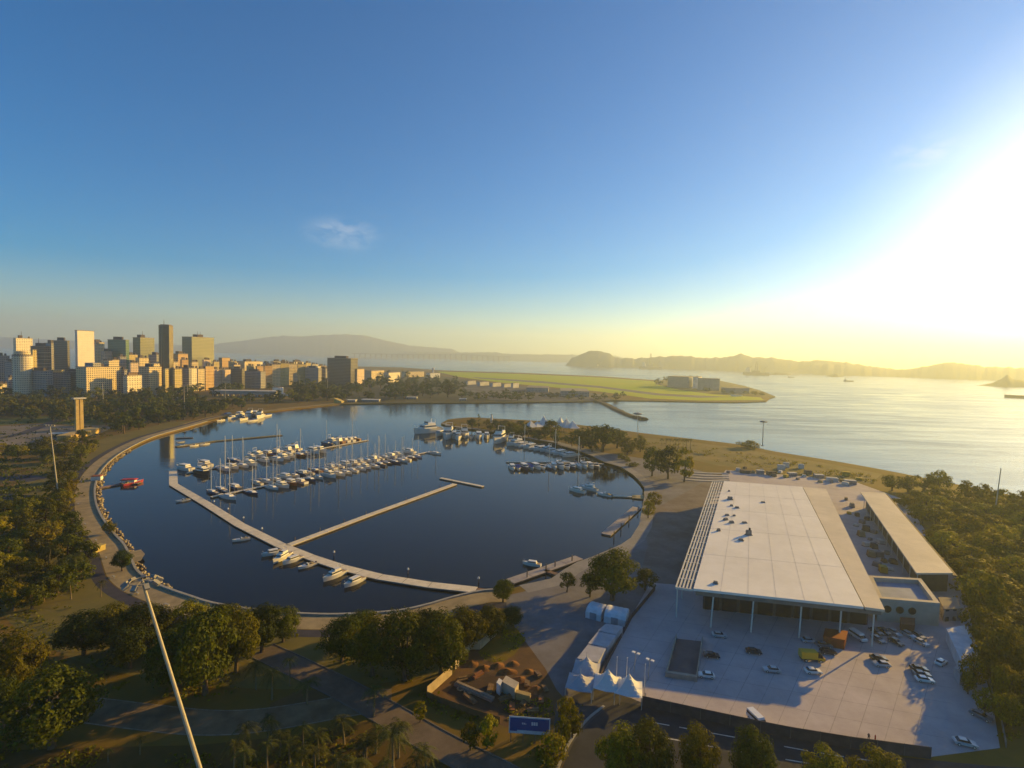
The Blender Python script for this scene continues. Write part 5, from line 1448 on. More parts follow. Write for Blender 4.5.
# single trees
T = tree_px
T('nearA', 52, 748, 668, 84, 'biggest round dark-green tree beside the curve of the park road')
T('nearB', 14, 700, 634, 62, 'round tree cut by the picture edge behind the biggest round tree')
T('nearC', 4, 730, 676, 40, 'dark tree cut by the picture edge in front of the two big round trees')
for k, (key, x, yb, yt, w_, lb) in enumerate((
    ('nearC', 84, 655, 612, 52, 'dark tree at the shaded end of the left grove, above the park road'), ('nearB', 112, 650, 606, 56, 'pale-crowned tree in the left grove under the promenade bend'), ('nearA', 148, 648, 603, 56, 'green tree of the left grove directly beside the tall leaning mast'),
    ('nearC', 130, 668, 626, 48, 'low dark tree in the shade of the left grove'), ('nearA', 176, 690, 628, 62, 'full tree in the left grove just right of the leaning mast'), ('nearA', 205, 694, 610, 74, 'largest bright-topped tree of the left grove'),
    ('nearB', 236, 672, 608, 54, 'tree on the palm side of the largest left-grove tree'), ('nearC', 262, 652, 604, 48, 'dark tree of the left grove next to the bright lawn gap'), ('nearA', 283, 642, 607, 36, 'small last tree of the left grove at the bright lawn gap'),
    ('nearB', 188, 640, 602, 44, 'tree of the left grove touching the promenade edge'), ('nearC', 222, 640, 604, 44, 'second tree of the left grove touching the promenade edge'))):
    T(key, x, yb, yt, w_, lb, 'trees of the left grove')
for key, x, yb, yt, w_, lb in (
    ('nearC', 342, 662, 616, 52, 'first dark tree of the middle grove beside the bright lawn gap'), ('nearB', 372, 676, 616, 60, 'olive tree of the middle grove above the small palm'), ('nearA', 405, 680, 610, 68, 'largest tree of the middle grove'),
    ('nearA', 440, 678, 612, 58, 'broad tree of the middle grove next to the pale hoarding'), ('nearC', 360, 640, 612, 44, 'dark tree of the middle grove against the water edge'), ('nearC', 425, 650, 609, 46, 'shaded tree of the middle grove against the water'),
    ('nearB', 463, 650, 608, 44, 'tree of the middle grove behind the bend of the hoarding'), ('nearA', 490, 640, 606, 42, 'last tree of the middle grove beside the sunlit weedy lawn'), ('nearC', 512, 626, 607, 30, 'low tree between the quay and the sunlit weedy lawn')):
    T(key, x, yb, yt, w_, lb, 'trees of the middle grove')
T('nearA', 612, 600, 549, 62, 'big round tree above the barrel-roofed tents')
T('midA', 645, 590, 569, 28, 'small tree on the forecourt side of the big round tree')
T('midC', 567, 592, 572, 20, 'small dark tree beside the wide piled pontoon')
T('midC', 590, 597, 573, 28, 'low dark tree under the big round tree on the yard')
T('nearA', 503, 602, 579, 26, 'round tree at the quay end of the long bent pontoon')
T('nearC', 122, 571, 550, 22, 'round dark tree on the promenade beside the small stone jetty')
T('midB', 109, 534, 521, 14, 'small shrub-like tree among the shore rocks')
T('nearB', 620, 786, 727, 48, 'tree by the entrance road, left half of the overlapping pair')
T('nearA', 648, 784, 722, 50, 'tree by the entrance road, right half of the overlapping pair')
T('nearB', 696, 784, 726, 44, 'round tree alone in the middle of the entrance road verge')
T('nearC', 752, 792, 729, 46, 'loose thin-crowned tree below the white van')
T('nearB', 825, 794, 750, 54, 'low broad tree by the entrance road below the yellow truck')
T('nearB', 880, 798, 753, 60, 'low broad tree at the far end of the entrance road')
T('tall', 420, 722, 699, 15, 'young slender yellow-green tree beside the avenue')
T('midY', 487, 748, 716, 28, 'yellow-green shrubby tree below the works fence')
T('midB', 470, 750, 722, 24, 'dull green bush beside the shrubby tree below the works')
T('midY', 566, 722, 697, 20, 'small round yellow-green tree behind the billboard')
T('midB', 572, 738, 706, 24, 'olive tree beside the entrance kerb')
T('midY', 552, 766, 732, 30, 'golden bush at the corner of the entrance road')
T('midB', 562, 750, 716, 20, 'small olive tree between the billboard and the entrance kerb')
T('midA', 551, 437, 420, 24, 'round tree standing between the pale tents on the spit')
T('midC', 602, 452, 424, 44, 'largest dark tree on the spit beside the quay')
T('midC', 583, 448, 428, 30, 'dark tree left of the largest tree on the spit')
T('midA', 617, 448, 429, 24, 'tree on the field side of the largest spit tree')
T('midB', 640, 452, 435, 18, 'olive tree at the foot of the spit near the field')
T('midB', 627, 456, 437, 20, 'olive tree behind the slip of quay at the spit root')
T('midA', 652, 476, 447, 28, 'bushy tree over the curved quay wall')
T('midA', 668, 479, 446, 30, 'wide tree at the foot of the spit, middle of three')
T('tall', 684, 482, 444, 22, 'tall yellow-green tree nearest the lattice roof edge')
T('midY', 654, 508, 492, 18, 'bright small tree at the landward end of the jetty')
T('midY', 648, 518, 500, 14, 'second bright small tree below the jetty')
T('midC', 472, 429, 418, 13, 'round bush tree at the tip of the spit')
T('cypress', 478.5, 428, 413, 4.5, 'slim dark cypress at the tip of the spit')
T('shrubY', 749, 448, 440.5, 27, 'wide golden shrub on the shore below the ring-headed mast')
zone([(482, 424), (530, 427), (528, 434), (490, 431)], 16, ['shrub', 'midC'], (8, 11), 1.3, 'low dark shrub in the strip along the shaded side of the spit', 'shrubs along the spit')
zone([(500, 432), (560, 440), (590, 450), (600, 456), (570, 446), (520, 438), (496, 436)], 18, ['midC'], (10, 15), 1.5, 'dark tree shading the quay along the root of the spit', 'trees along the spit quay')
zone([(600, 455), (640, 462), (640, 470), (612, 462)], 4, ['shrub'], (9, 12), 1.0, 'low shrub on the curved quay head', 'shrubs on the curved quay')
for k in range(8):
    T(('palmA', 'palmC', 'palmB')[k % 3], 662 + 4.1 * k + rnd.uniform(-.7, .7), 446 + .45 * k, 437.5, 6.5, 'small palm, %s from the tip end of the palm row on the spit field' % ORD[k], 'palm row on the spit field')
# belts of trees
PARK = 'park trees between the city and the basin'
zone([(-12, 394), (60, 397), (130, 397), (200, 392), (260, 390), (330, 385), (372, 385), (372, 400), (330, 401), (262, 406), (196, 419), (150, 429), (112, 436), (100, 424), (0, 419), (-12, 419)], 235, ['farA', 'farB', 'farC', 'farA'], (10, 17), 1.55,
     'leafy tree crowding the park between the city and the basin', PARK, .34, avoid=[[(205, 399), (292, 386), (292, 400), (205, 406)]])
zone([(-12, 404), (70, 407), (70, 416), (-12, 418)], 18, ['farB'], (13, 17), 1.6, 'olive park tree in the band just behind the memorial lawn', 'park trees behind the memorial', .5)
zone([(376, 378), (420, 379), (450, 382), (470, 392), (468, 399), (380, 400)], 48, ['shoreA', 'shoreC', 'shoreC'], (8, 13), 1.7, 'leafy tree in the clump beside the airport', 'trees beside the airport', .42)
zone([(470, 394), (590, 397), (628, 396), (625, 400.5), (470, 401)], 34, ['shoreC', 'shoreA'], (7, 11), 1.15, 'low dark tree in the belt along the airfield shore', 'trees along the airfield shore', .45)
zone([(655, 384), (672, 379), (690, 379), (690, 388), (668, 388)], 9, ['shoreC'], (8, 10), 1.3, 'low dark tree at the hidden side of the green point blocks', 'trees on the green point', .4)
zone([(690, 390), (720, 391), (765, 394), (765, 396), (700, 393)], 9, ['shoreC'], (8, 10), 1.0, 'low dark tree in the line before the blocks of the green point', 'trees on the green point shore', .4)
zone([(-10, 449), (50, 450), (85, 444), (105, 441), (84, 462), (72, 486), (72, 520), (84, 548), (88, 572), (66, 600), (30, 612), (-10, 612)], 74, ['midA', 'midB', 'midB', 'midA', 'midY'], (15, 30), 1.5,
     'rounded tree in the park wood beside the cycle path', 'trees of the park wood', .52, avoid=[[(-10, 460), (46, 462), (46, 506), (-10, 504)]])
zone([(40, 560), (100, 590), (120, 604), (70, 606), (50, 590)], 6, ['palmA', 'palmB'], (16, 18), 2.6, 'palm at the edge of the park wood near the grove', 'palms of the park wood', .6)
WOOD = 'trees of the wooded slope'
zone([(892, 497), (950, 500), (1060, 522), (1060, 640), (1000, 640), (972, 600), (955, 570), (925, 530)], 74, ['woodA', 'woodB', 'woodA', 'woodC'], (24, 44), 1.15, 'golden-olive tree merging into the wooded slope by the bay', WOOD, .40)
zone([(975, 640), (1055, 640), (1055, 730), (1010, 730), (985, 690)], 14, ['woodB', 'woodC'], (30, 38), 1.7, 'olive tree on the shaded lower end of the wooded slope', 'trees at the lower end of the slope', .45)
zone([(966, 600), (985, 612), (1015, 650), (1020, 690), (998, 680), (976, 640)], 7, ['woodB', 'woodC'], (30, 38), 2.2, 'tall olive tree on the slope directly behind the forecourt fence', 'tall trees behind the forecourt fence', .4)
for k, (x, yb, yt, w_) in enumerate(((892, 491, 474, 26), (908, 492, 476, 24), (924, 491, 473.5, 20), (939, 494, 470.5, 30), (966, 501, 480, 24), (984, 504, 484, 24), (1006, 509, 489, 24), (1021, 512, 491, 22))):
    T(('woodC', 'midB')[k % 2], x, yb, yt, w_, 'shoreline tree against the bright bay, %s from the hall' % ORD[k], 'shoreline trees against the bay')
for k, (x, yb, yt, w_) in enumerate(((972, 688, 655, 28), (990, 682, 651, 26), (1003, 706, 664, 30), (984, 716, 688, 24), (1004, 726, 692, 26), (968, 694, 672, 18))):
    T(('midY', 'midB')[k % 2], x, yb, yt, w_, 'tree at the white marquee end of the forecourt, %s of six' % ORD[k], 'trees by the white marquee')
# palms of the foreground
for key, x, yb, yt, w_, lb in (('palmA', 272, 700, 668, 26, 'palm with yellowish fronds standing above the park road, left of two'), ('palmB', 307, 704, 676, 28, 'leaning palm above the park road, right of two'), ('palmB', 256, 690, 662, 22, 'dull palm hidden behind the left roadside palm'), ('palmC', 290, 686, 655, 20, 'slim palm behind the two roadside palms'),
                               ('palmA', 374, 716, 683, 28, 'palm alone at the edge of the avenue'), ('palmB', 408, 676, 655, 24, 'palm leaning out of the middle grove'), ('palmA', 268, 738, 713, 18, 'palm beside the pale kerb of the park road'),
                               ('palmC', 140, 755, 735, 9, 'thin young palm on the dark lawn, first of three'), ('palmC', 108, 762, 748, 10, 'thin young palm on the dark lawn, second of three'), ('palmC', 72, 766, 754, 8, 'thin young palm on the dark lawn, last of three')):
    T(key, x, yb, yt, w_, lb)
zone([(236, 752), (262, 745), (330, 742), (392, 745), (430, 775), (420, 800), (230, 800)], 26, ['palmA', 'palmB', 'palmA'], (26, 32), 2.2, 'palm crowded in the clump beside the avenue', 'palm clump beside the avenue', .55)
# undergrowth: low bushes and weeds that nobody could count, over the park's earth
ROADS = [Vector((q.x, q.y, GZ)) for q in rd + rd2 + basin[16:]]
def undergrowth(name, polys, n, hs, m, seed):
    rg = random.Random(seed); mb = MB(); k = 0; tries = 0
    boxes = [(min(p[0] for p in q), max(p[0] for p in q), min(p[1] for p in q), max(p[1] for p in q)) for q in polys]
    while k < n and tries < n * 40:
        tries += 1
        qi = rg.randrange(len(polys)); x0, x1, y0, y1 = boxes[qi]
        x, y = rg.uniform(x0, x1), rg.uniform(y0, y1)
        if not inside(x, y, polys[qi]):
            continue
        p = g(x, y); k += 1
        if any((p - q_).length < 7.5 for q_ in ROADS):
            continue
        if noise.noise(Vector((p.x * .06, p.y * .06, seed))) < rg.uniform(-.25, .25):
            continue
        s = mpp(p); hh = rg.uniform(*hs) * (1 if s < .5 else 1.5)
        for q in range(7):
            c = p + Vector((rg.gauss(0, .7), rg.gauss(0, .7), rg.uniform(.05, .6))) * hh
            c.z = max(c.z, GZ + .05)
            d = Vector((rg.gauss(0, 1), rg.gauss(0, 1), rg.uniform(.2, 1.4))).normalized(); t1 = d.orthogonal().normalized(); t2 = d.cross(t1); l_ = hh * rg.uniform(.4, .9)
            mb.add([c - t1 * l_ * .5, c + t2 * l_ * .4, c + t1 * l_ * .5, c - t2 * l_ * .4], [(0, 1, 2, 3)])
    return stuff(mb.build(name, m))
undergrowth('undergrowth', [[(-10, 600), (60, 605), (130, 610), (330, 635), (400, 690), (420, 720), (300, 700), (60, 706), (-10, 700)], [(-10, 722), (240, 730), (300, 728), (390, 710), (480, 768), (-10, 768)], [(395, 665), (430, 700), (540, 735), (560, 768), (500, 768), (400, 690)]], 2600, (.5, 1.3), M_LEAFO, 5)
undergrowth('undergrowth', [[(-10, 392), (120, 396), (260, 392), (370, 384), (370, 399), (262, 404), (196, 417), (150, 427), (110, 440), (60, 450), (-10, 450)], [(-10, 447), (100, 441), (84, 470), (76, 520), (90, 560), (70, 606), (-10, 606)]], 2600, (.9, 1.9), M_LEAF, 6)
undergrowth('undergrowth', [[(640, 440), (690, 445), (780, 458), (870, 476), (880, 484), (830, 478), (740, 464), (650, 455)], [(450, 422), (530, 424), (600, 432), (600, 448), (520, 434), (450, 427)], [(890, 490), (1030, 508), (1030, 740), (1008, 740), (968, 620), (920, 530)]], 2600, (.6, 1.4), M_LEAFY, 7)
undergrowth('undergrowth', [[(478, 652), (502, 630), (516, 628), (526, 640), (500, 664)], [(500, 690), (550, 700), (556, 722), (510, 720)], [(548, 768), (560, 735), (585, 712), (575, 700), (545, 735)]], 500, (.4, .9), M_LEAFY, 8)
# ------------------------------------------------------------------ cars
M_TYRE = mat('tyre_rubber', (0.03, .03, .03), .9)
M_GLASSC = mat('car_glass', (0.02, .022, .027), .1, spec=.6)
M_LAMP = mat('headlight_glass', (0.6, .6, .58), .2)
PAINT = {'white': (0.72, .70, .66), 'silver': (0.42, .42, .43), 'black': (0.03, .03, .035), 'grey': (0.16, .16, .17), 'blue': (0.08, .11, .2), 'red': (.25, .03, .02), 'yellow': (.62, .36, .02)}
PM = {k: mat(k + '_car_paint', v, .3, var=.05, spec=.5, coat=.5) for k, v in PAINT.items()}
def profile_body(prof, w, top_in=.0):
    mb = MB(); n = len(prof)
    for s in (-1, 1):
        pass
    vs = [(x, -w / 2 + (top_in if z > .9 else 0), z) for x, z in prof] + [(x, w / 2 - (top_in if z > .9 else 0), z) for x, z in prof]
    fs = [(i, (i + 1) % n, n + (i + 1) % n, n + i) for i in range(n)] + [tuple(range(n - 1, -1, -1)), tuple(range(n, 2 * n))]
    return mb.add(vs, fs)
def make_car(kind):
    t = thing({'car': 'parked_car', 'van': 'parked_van', 'truck': 'small_truck'}[kind], 'x', {'car': 'car', 'van': 'van', 'truck': 'truck'}[kind])
    if kind == 'car':
        L_, w_ = 4.3, 1.75
        profile_body([(-2.1, .35), (2.1, .35), (2.15, .62), (2.0, .82), (1.1, .95), (-1.9, .98), (-2.15, .8)], w_).build('body', PM['white'], t)
        profile_body([(-1.75, .96), (1.0, .94), (.3, 1.36), (-1.2, 1.38)], w_ - .1, .16).build('window', M_GLASSC, t)
        MB().box((-.45, 0, 1.383), (1.5, 1.3, .06), top=.9).build('roof', PM['white'], t)
    elif kind == 'van':
        L_, w_ = 5.2, 1.95
        profile_body([(-2.6, .4), (2.6, .4), (2.65, .9), (2.2, 1.15), (-2.6, 1.15)], w_).build('body', PM['white'], t)
        profile_body([(-2.55, 1.153), (2.15, 1.153), (1.5, 1.7), (-2.5, 1.7)], w_ - .06, .08).build('window', M_GLASSC, t)
        profile_body([(-2.6, 1.703), (1.45, 1.703), (1.2, 2.1), (-2.55, 2.1)], w_ - .08, .1).build('roof', PM['white'], t)
    else:
        L_, w_ = 6.4, 2.2
        MB().box((-1.0, 0, .9), (4.4, w_, 1.9)).build('cargo_box', PM['yellow'], t)
        profile_body([(1.3, .5), (3.2, .5), (3.25, 1.2), (2.8, 1.3), (1.3, 1.3)], w_ - .1).build('cab', PM['yellow'], t)
        profile_body([(1.3, 1.303), (2.8, 1.303), (2.5, 2.1), (1.3, 2.1)], w_ - .14, .08).build('window', M_GLASSC, t)
        MB().box((0, 0, .5), (6.2, 1.2, .38)).build('chassis', M_TYRE, t)
    k = L_ * .31
    for sx in (-1, 1):
        for sy in (-1, 1):
            wm = MB(); r_ = .33 if kind != 'truck' else .42
            vs = []
            wm.tube([(sx * k, sy * (w_ / 2 - .2), r_), (sx * k, sy * (w_ / 2 + .03), r_)], r_, 12)
            wo = wm.build('wheel', M_TYRE, t)
            MB().tube([(sx * k, sy * (w_ / 2 + .031), r_), (sx * k, sy * (w_ / 2 + .05), r_)], r_ * .6, 10).build('rim', M_ALU, wo)
    for sy in (-1, 1):
        MB().box((L_ / 2 - .1, sy * w_ * .34, .6), (.16, .34, .16)).build('headlight', M_LAMP, t)
    return t
CARP = {k: make_car(k) for k in ('car', 'van', 'truck')}
CUSED = set()
def car(px, py, col, heading, label, kind='car', s=1.0):
    p = g(px, py, Z(3)); r = CARP[kind]
    if kind not in CUSED:
        CUSED.add(kind); r.location = p; r.rotation_euler = (0, 0, R(heading)); r['label'] = label; r['group'] = 'vehicles on the forecourt'
        for c in list(r.children):
            recolour(c, {'body': PM[col], 'roof': PM[col]} if kind != 'truck' else None)
        return r
    return copy_tree(r, p, R(heading), label, 'vehicles on the forecourt', s, {'body': PM[col], 'roof': PM[col]} if kind != 'truck' else {'cab': PM[col], 'cargo_box': PM[col]})
car(719.5, 636.5, 'silver', -8, 'silver car alone beyond the ramp pit towards the hall')
car(711.5, 657, 'black', -8, 'black car just beside the ramp pit')
car(706, 677, 'white', 170, 'white car at the lower corner of the ramp pit')
car(753.5, 653, 'black', -10, 'black car alone in the middle of the shaded forecourt')
car(771.5, 671.5, 'silver', 172, 'silver car at the edge of the hall shadow')
car(757, 723, 'white', -75, 'white van close to the road hoarding', 'van')
car(828, 653.5, 'black', -6, 'black car right behind the yellow truck')
car(809, 642, 'silver', -6, 'silver car standing under the hall front beside a column')
car(824, 646.5, 'grey', -6, 'grey car in the shade before the rust-red container')
car(811.5, 660.5, 'yellow', -4, 'small yellow box truck in the shaded forecourt', 'truck')
car(813, 673, 'white', -4, 'white car just below the yellow truck')
car(858, 638.5, 'white', -80, 'white van nose-in beside the rust-red container', 'van')
car(878.5, 660, 'black', -8, 'black car of the close pair right of the sunlit patch')
car(881.5, 666, 'silver', 172, 'silver car of the close pair right of the sunlit patch')
car(919, 670.5, 'black', -12, 'black car, first of the tight trio near the marquee')
car(921.5, 676, 'grey', -12, 'grey car, middle of the tight trio near the marquee')
car(924.5, 681.5, 'white', -12, 'white car, last of the tight trio near the marquee')
for k, (px, py, c, hd) in enumerate(((876, 633, 'black', -80), (878, 641, 'grey', -78), (884, 633, 'black', -80), (894, 634, 'silver', -80), (896, 643.5, 'black', -76), (908, 636, 'silver', -78), (918, 637, 'grey', -76), (921, 644, 'silver', -74))):
    car(px, py, c, hd, '%s car, %s along the double row parked at the annex corner' % (c, ORD[k]))
car(965, 745, 'silver', -20, 'silver car alone at the lowest corner of the forecourt')
car(981, 718, 'grey', -60, 'grey car against the thin fence by the trees')
car(941, 664, 'white', 30, 'white car parked before the white marquee')
# motorbikes and people by the hoarding are a few pixels high
def person(px, py, top, label):
    """one skinned standing figure"""
    p = g(px, py, Z(3))
    me = bpy.data.meshes.new('person')
    J = [(0, 0, .95), (0, 0, 1.25), (0, 0, 1.48), (0, 0, 1.58), (0, .02, 1.70), (.1, 0, .9), (.13, .03, .5), (.14, 0, .06), (-.1, 0, .9), (-.13, -.05, .5), (-.15, -.03, .06), (.2, 0, 1.42), (.27, 0, 1.15), (.25, .1, .92), (-.2, 0, 1.42), (-.27, 0, 1.15), (-.25, .08, .92), (.15, .16, .03), (-.15, .12, .03)]
    E = [(0, 1), (1, 2), (2, 3), (3, 4), (0, 5), (5, 6), (6, 7), (0, 8), (8, 9), (9, 10), (2, 11), (11, 12), (12, 13), (2, 14), (14, 15), (15, 16), (7, 17), (10, 18)]
    rad = [.15, .14, .12, .055, .1, .1, .065, .05, .1, .065, .05, .06, .045, .035, .06, .045, .035, .04, .04]
    me.from_pydata(J, E, []); me.update()
    o = bpy.data.objects.new('person', me); C.objects.link(o)
    sk = o.modifiers.new('skin', 'SKIN')
    for v, r_ in zip(me.skin_vertices[0].data, rad):
        v.radius = (r_, r_)
    me.skin_vertices[0].data[0].use_root = True
    o.modifiers.new('sub', 'SUBSURF').levels = 1
    o.data.materials.append(top)
    o.location = p; o.rotation_euler = (0, 0, rnd.uniform(0, 6.28))
    return tag(o, label, 'person', 'people near the gate')
M_SHIRT = [mat('red_clothes', (.35, .04, .03), .9), mat('pale_clothes', (.55, .5, .45), .9), mat('dark_clothes', (.05, .05, .07), .9)]
person(640.5, 697, M_SHIRT[0], 'person in red standing at the peaked entrance tents')
person(645, 699, M_SHIRT[1], 'person in pale clothes next to the person in red')
person(868.5, 740.5, M_SHIRT[2], 'person in dark clothes beside the hoarding, left of two')
person(875, 742, M_SHIRT[0], 'person in red beside the hoarding, right of two')

# ------------------------------------------------------------------ masts and lamps
M_MASTY = mat('galvanised_mast', (0.46, .40, .30), .5, var=.15, scale=.6)
M_HEAD = mat('lamp_head_grey', (0.3, .28, .25), .6)
def mast(label, base, top, r0, head='ring', hs=1.0, name='light_mast', group='tall light masts', p=None, cat='light mast'):
    b = g(*base) if p is None else p
    # the mast's top lies on the sight line of the picture point, at the depth of its foot
    d = ray(*top); t_ = b.y / d.y; tp = Vector((0, 0, CAM_H)) + d * t_
    t = thing(name, label, cat, b, 0, group)
    v = tp - b
    MB().tube([(0, 0, 0), v * .5, v], [r0, r0 * .8, r0 * .55], 10).build('pole', M_MASTY, t)
    MB().lathe([(r0 * 2.6, 0), (r0 * 2.6, .5), (r0 * 1.3, .8)], n=10).build('base', M_KERB, t)
    if head == 'ring':
        MB().tube([v + Vector((math.cos(a) * 1.7 * hs, math.sin(a) * 1.7 * hs, -.2)) for a in [k * math.pi / 6 for k in range(13)]], .09 * hs, 5).build('ring', M_HEAD, t)
        for k in range(9):
            a = k * 2 * math.pi / 9; c = v + Vector((math.cos(a) * 2.2 * hs, math.sin(a) * 2.2 * hs, -.35 * hs))
            MB().tube([v, c], .05 * hs, 4).build('arm', M_HEAD, t)
            MB().box(c - Vector((0, 0, .25 * hs)), (.95 * hs, .7 * hs, .5 * hs), a, tilt=Matrix.Rotation(R(35), 3, 'Y')).build('floodlight', M_HEAD, t)
    elif head == 'bar':
        MB().box(v - Vector((0, 0, .2)), (4.4 * hs, .3 * hs, .3 * hs)).build('arm', M_HEAD, t)
        for x in (-1.9, -.65, .65, 1.9):
            MB().box(v + Vector((x * hs, -.3 * hs, -.1)), (.8 * hs, .5 * hs, .7 * hs)).build('floodlight', M_HEAD, t)
    elif head == 'disc':
        MB().lathe([(2.2 * hs, -.5 * hs), (2.6 * hs, 0), (1.0 * hs, .5 * hs)], v, 12).build('lamp_shade', M_HEAD, t)
    return t
mast('tall leaning floodlight mast in front of the promenade bend', (207, 792), (142, 580), .42, 'ring', 1.15)
mast('tall mast with a floodlight bar rising from the park wood', (58.5, 497), (50, 426), .36, 'bar', 1.2)
for k, (bx, by, tx, ty) in enumerate(((103.5, 409, 102.5, 383), (184.5, 415, 184, 386), (187.5, 399, 187.5, 384), (225.3, 400.5, 225.3, 383), (299.5, 393, 299.7, 375), (327.5, 392, 327.8, 372))):
    mast('slim park light mast, %s from the city end of the park belt' % ORD[k], (bx, by), (tx, ty), .42, 'bar', 1.3)
mast('mast with a round ring head standing on the bay shore', (762.5, 446, ), (763.5, 421.5), .45, 'disc', 1.5)
mast('thin mast with a flat head at the foot of the breakwater channel', (638, 434), (637.5, 413.5), .35, 'disc', 2.0)
mast('dark thin mast rising from the shoreline trees', (994.5, 516), (1001, 468), .35, 'none', 1.0)
for k, (bx, by, tx, ty) in enumerate(((634, 672, 636, 653), (648, 680, 650, 660))):
    b = g(bx, by)
    d = ray(tx, ty); tp = Vector((0, 0, CAM_H)) + d * (b.y / d.y)
    t = thing('street_lamp', ('forecourt lamp with two bright square heads, nearer the grey tents', 'forecourt lamp with two bright square heads, nearer the ramp pit')[k], 'lamp', b, 0, 'forecourt lamps')
    v = tp - b
    MB().tube([(0, 0, 0), v], [.12, .08], 7).build('pole', M_MASTY, t)
    MB().tube([v + Vector((-.75, .5, -.1)), v + Vector((.75, -.5, -.1))], .06, 5).build('arm', M_HEAD, t)
    for s in (-1, 1):
        MB().box(v + Vector((-.55 * -s, .37 * -s, -.05)), (.75, .75, .22), R(-35)).build('lamp_head', mat('white_lamp_head', (.8, .8, .78), .4), t)
# marks of the entrance: flag poles by the tents
for k, (px, py) in enumerate(((616, 690), (626, 691), (644, 698))):
    b = g(px, py); t = thing('flagpole', 'thin bare pole behind the peaked entrance tents, %s from the grey tents' % ORD[k], 'pole', b, 0, 'thin poles at the gate')
    MB().tube([(0, 0, 0), (0, 0, 8.5)], [.07, .05], 6).build('shaft', M_ALU, t)
    MB().lathe([(.1, 8.501), (.16, 8.62), (.02, 8.8)], n=8).build('finial', M_ALU, t)

M_CL0 = mat('clutter_rust', (.26, .11, .05), .8, scale=.8)
# ------------------------------------------------------------------ the building site
M_BOARD = mat('sunlit_board', (0.55, .42, .24), .85, scale=.4, var=.3)
def board_fence(label, pix, h, m=M_BOARD, step=2.4):
    P = [g(*p) for p in pix]; o = P[0]
    t = thing('site_fence', label, 'fence', o)
    pn, ps = MB(), MB()
    for a, b in zip(P, P[1:]):
        n = max(1, round((b - a).length / step)); d = (b - a).normalized(); rz = math.atan2(d.y, d.x); side = Vector((-d.y, d.x, 0)) * .12
        for k in range(n):
            u, v_ = a.lerp(b, k / n), a.lerp(b, (k + 1) / n); m_ = (u + v_) / 2 - o
            pn.box((m_.x, m_.y, 0), ((v_ - u).length - .05, .08, h + rnd.uniform(-.05, .05)), rz)
            q = u - o + side; ps.box((q.x, q.y, 0), (.12, .12, h - .2), rz)
    pn.build('board_panel', m, t); ps.build('post_frame', M_BARK, t)
    return t
board_fence('pale site hoarding beside the middle grove, lower straight run', [(427, 697), (452, 674.5)], 2.6)
board_fence('short pale hoarding stub between the two longer runs', [(455, 669.5), (459, 666)], 2.4)
board_fence('pale site hoarding bending round the weedy lawn, upper run', [(461, 662), (464, 655), (470, 649.5), (480, 649.5), (500, 631.5)], 2.6)
board_fence('low brown fence along the road side of the building site', [(427, 698), (450, 707), (475, 716), (500, 724)], 1.6, mat('brown_board', (.20, .11, .05), .9, scale=.5))
for k, (pix, h, m, lb) in enumerate((
    ([(496.5, 683), (500, 685.5), (502.5, 681), (499, 678.5)], 2.6, M_WHITE, 'small white site cabin at the head of the container line'), ([(502, 682), (515, 689.5), (519, 683), (506, 676)], 2.6, mat('cream_container', (.5, .42, .3), .7, scale=.4), 'long cream site container in the building site'),
    ([(515.5, 693), (530, 697), (531, 693.5), (517, 690)], 1.6, mat('ochre_crates', (.42, .3, .12), .8), 'low ochre crate row below the cream container'))):
    hut('site_container', lb, 'container', pix, h, m, m, 'containers of the building site', roofh=.15)
a, b = g(455.5, 684.5), g(493, 701)
t = thing('concrete_beam', 'long pale concrete beam lying in the building site', 'beam', (a + b) / 2, math.atan2((b - a).y, (b - a).x))
MB().box((0, 0, 0), ((b - a).length, 1.5, .7)).build('beam_body', mat('pale_concrete', (.30, .24, .18), .9, scale=.5), t)
MB().box((0, 0, .703), ((b - a).length - .5, .5, .25)).build('beam_top', mat('pale_concrete', (.30, .24, .18)), t)
for k, (px, py, r_) in enumerate(((472, 664, 2.6), (484, 668, 2.2), (498, 666, 2.4), (507, 672, 2.6), (520, 680, 2.4), (537, 690, 2.6), (513, 664, 2.0), (529, 672, 1.8))):
    p = g(px, py); mb = MB(); r_ *= .72
    vs, fs, n, m_ = [], [], 12, 5
    for i in range(m_):
        for j in range(n):
            a = 2 * math.pi * j / n; u = i / (m_ - 1)
            rr2 = r_ * (1 - u) * (1 + .5 * noise.noise(Vector((math.cos(a) * 1.5, math.sin(a) * 1.5, k * 3.1)))) + .05
            vs.append((rr2 * math.cos(a) * 1.3, rr2 * math.sin(a), u ** 1.2 * r_ * .5 + .1 * noise.noise(Vector((a, u * 3, k)))))
    for i in range(m_ - 1):
        for j in range(n):
            fs.append((i * n + j, i * n + (j + 1) % n, (i + 1) * n + (j + 1) % n, (i + 1) * n + j))
    o = mb.add(vs, fs).build('earth_mound', mat('orange_earth', (.22, .10, .035), .95, scale=.6, var=.4, bump=.4), smooth=True)
    o.location = p
    tag(o, 'mound of orange earth in the building site, %s counting from the hoarding bend' % ORD[k], 'earth mound', 'earth mounds of the building site')
M_PLANK = mat('stacked_planks', (.22, .14, .075), .9, scale=1.2, var=.4)
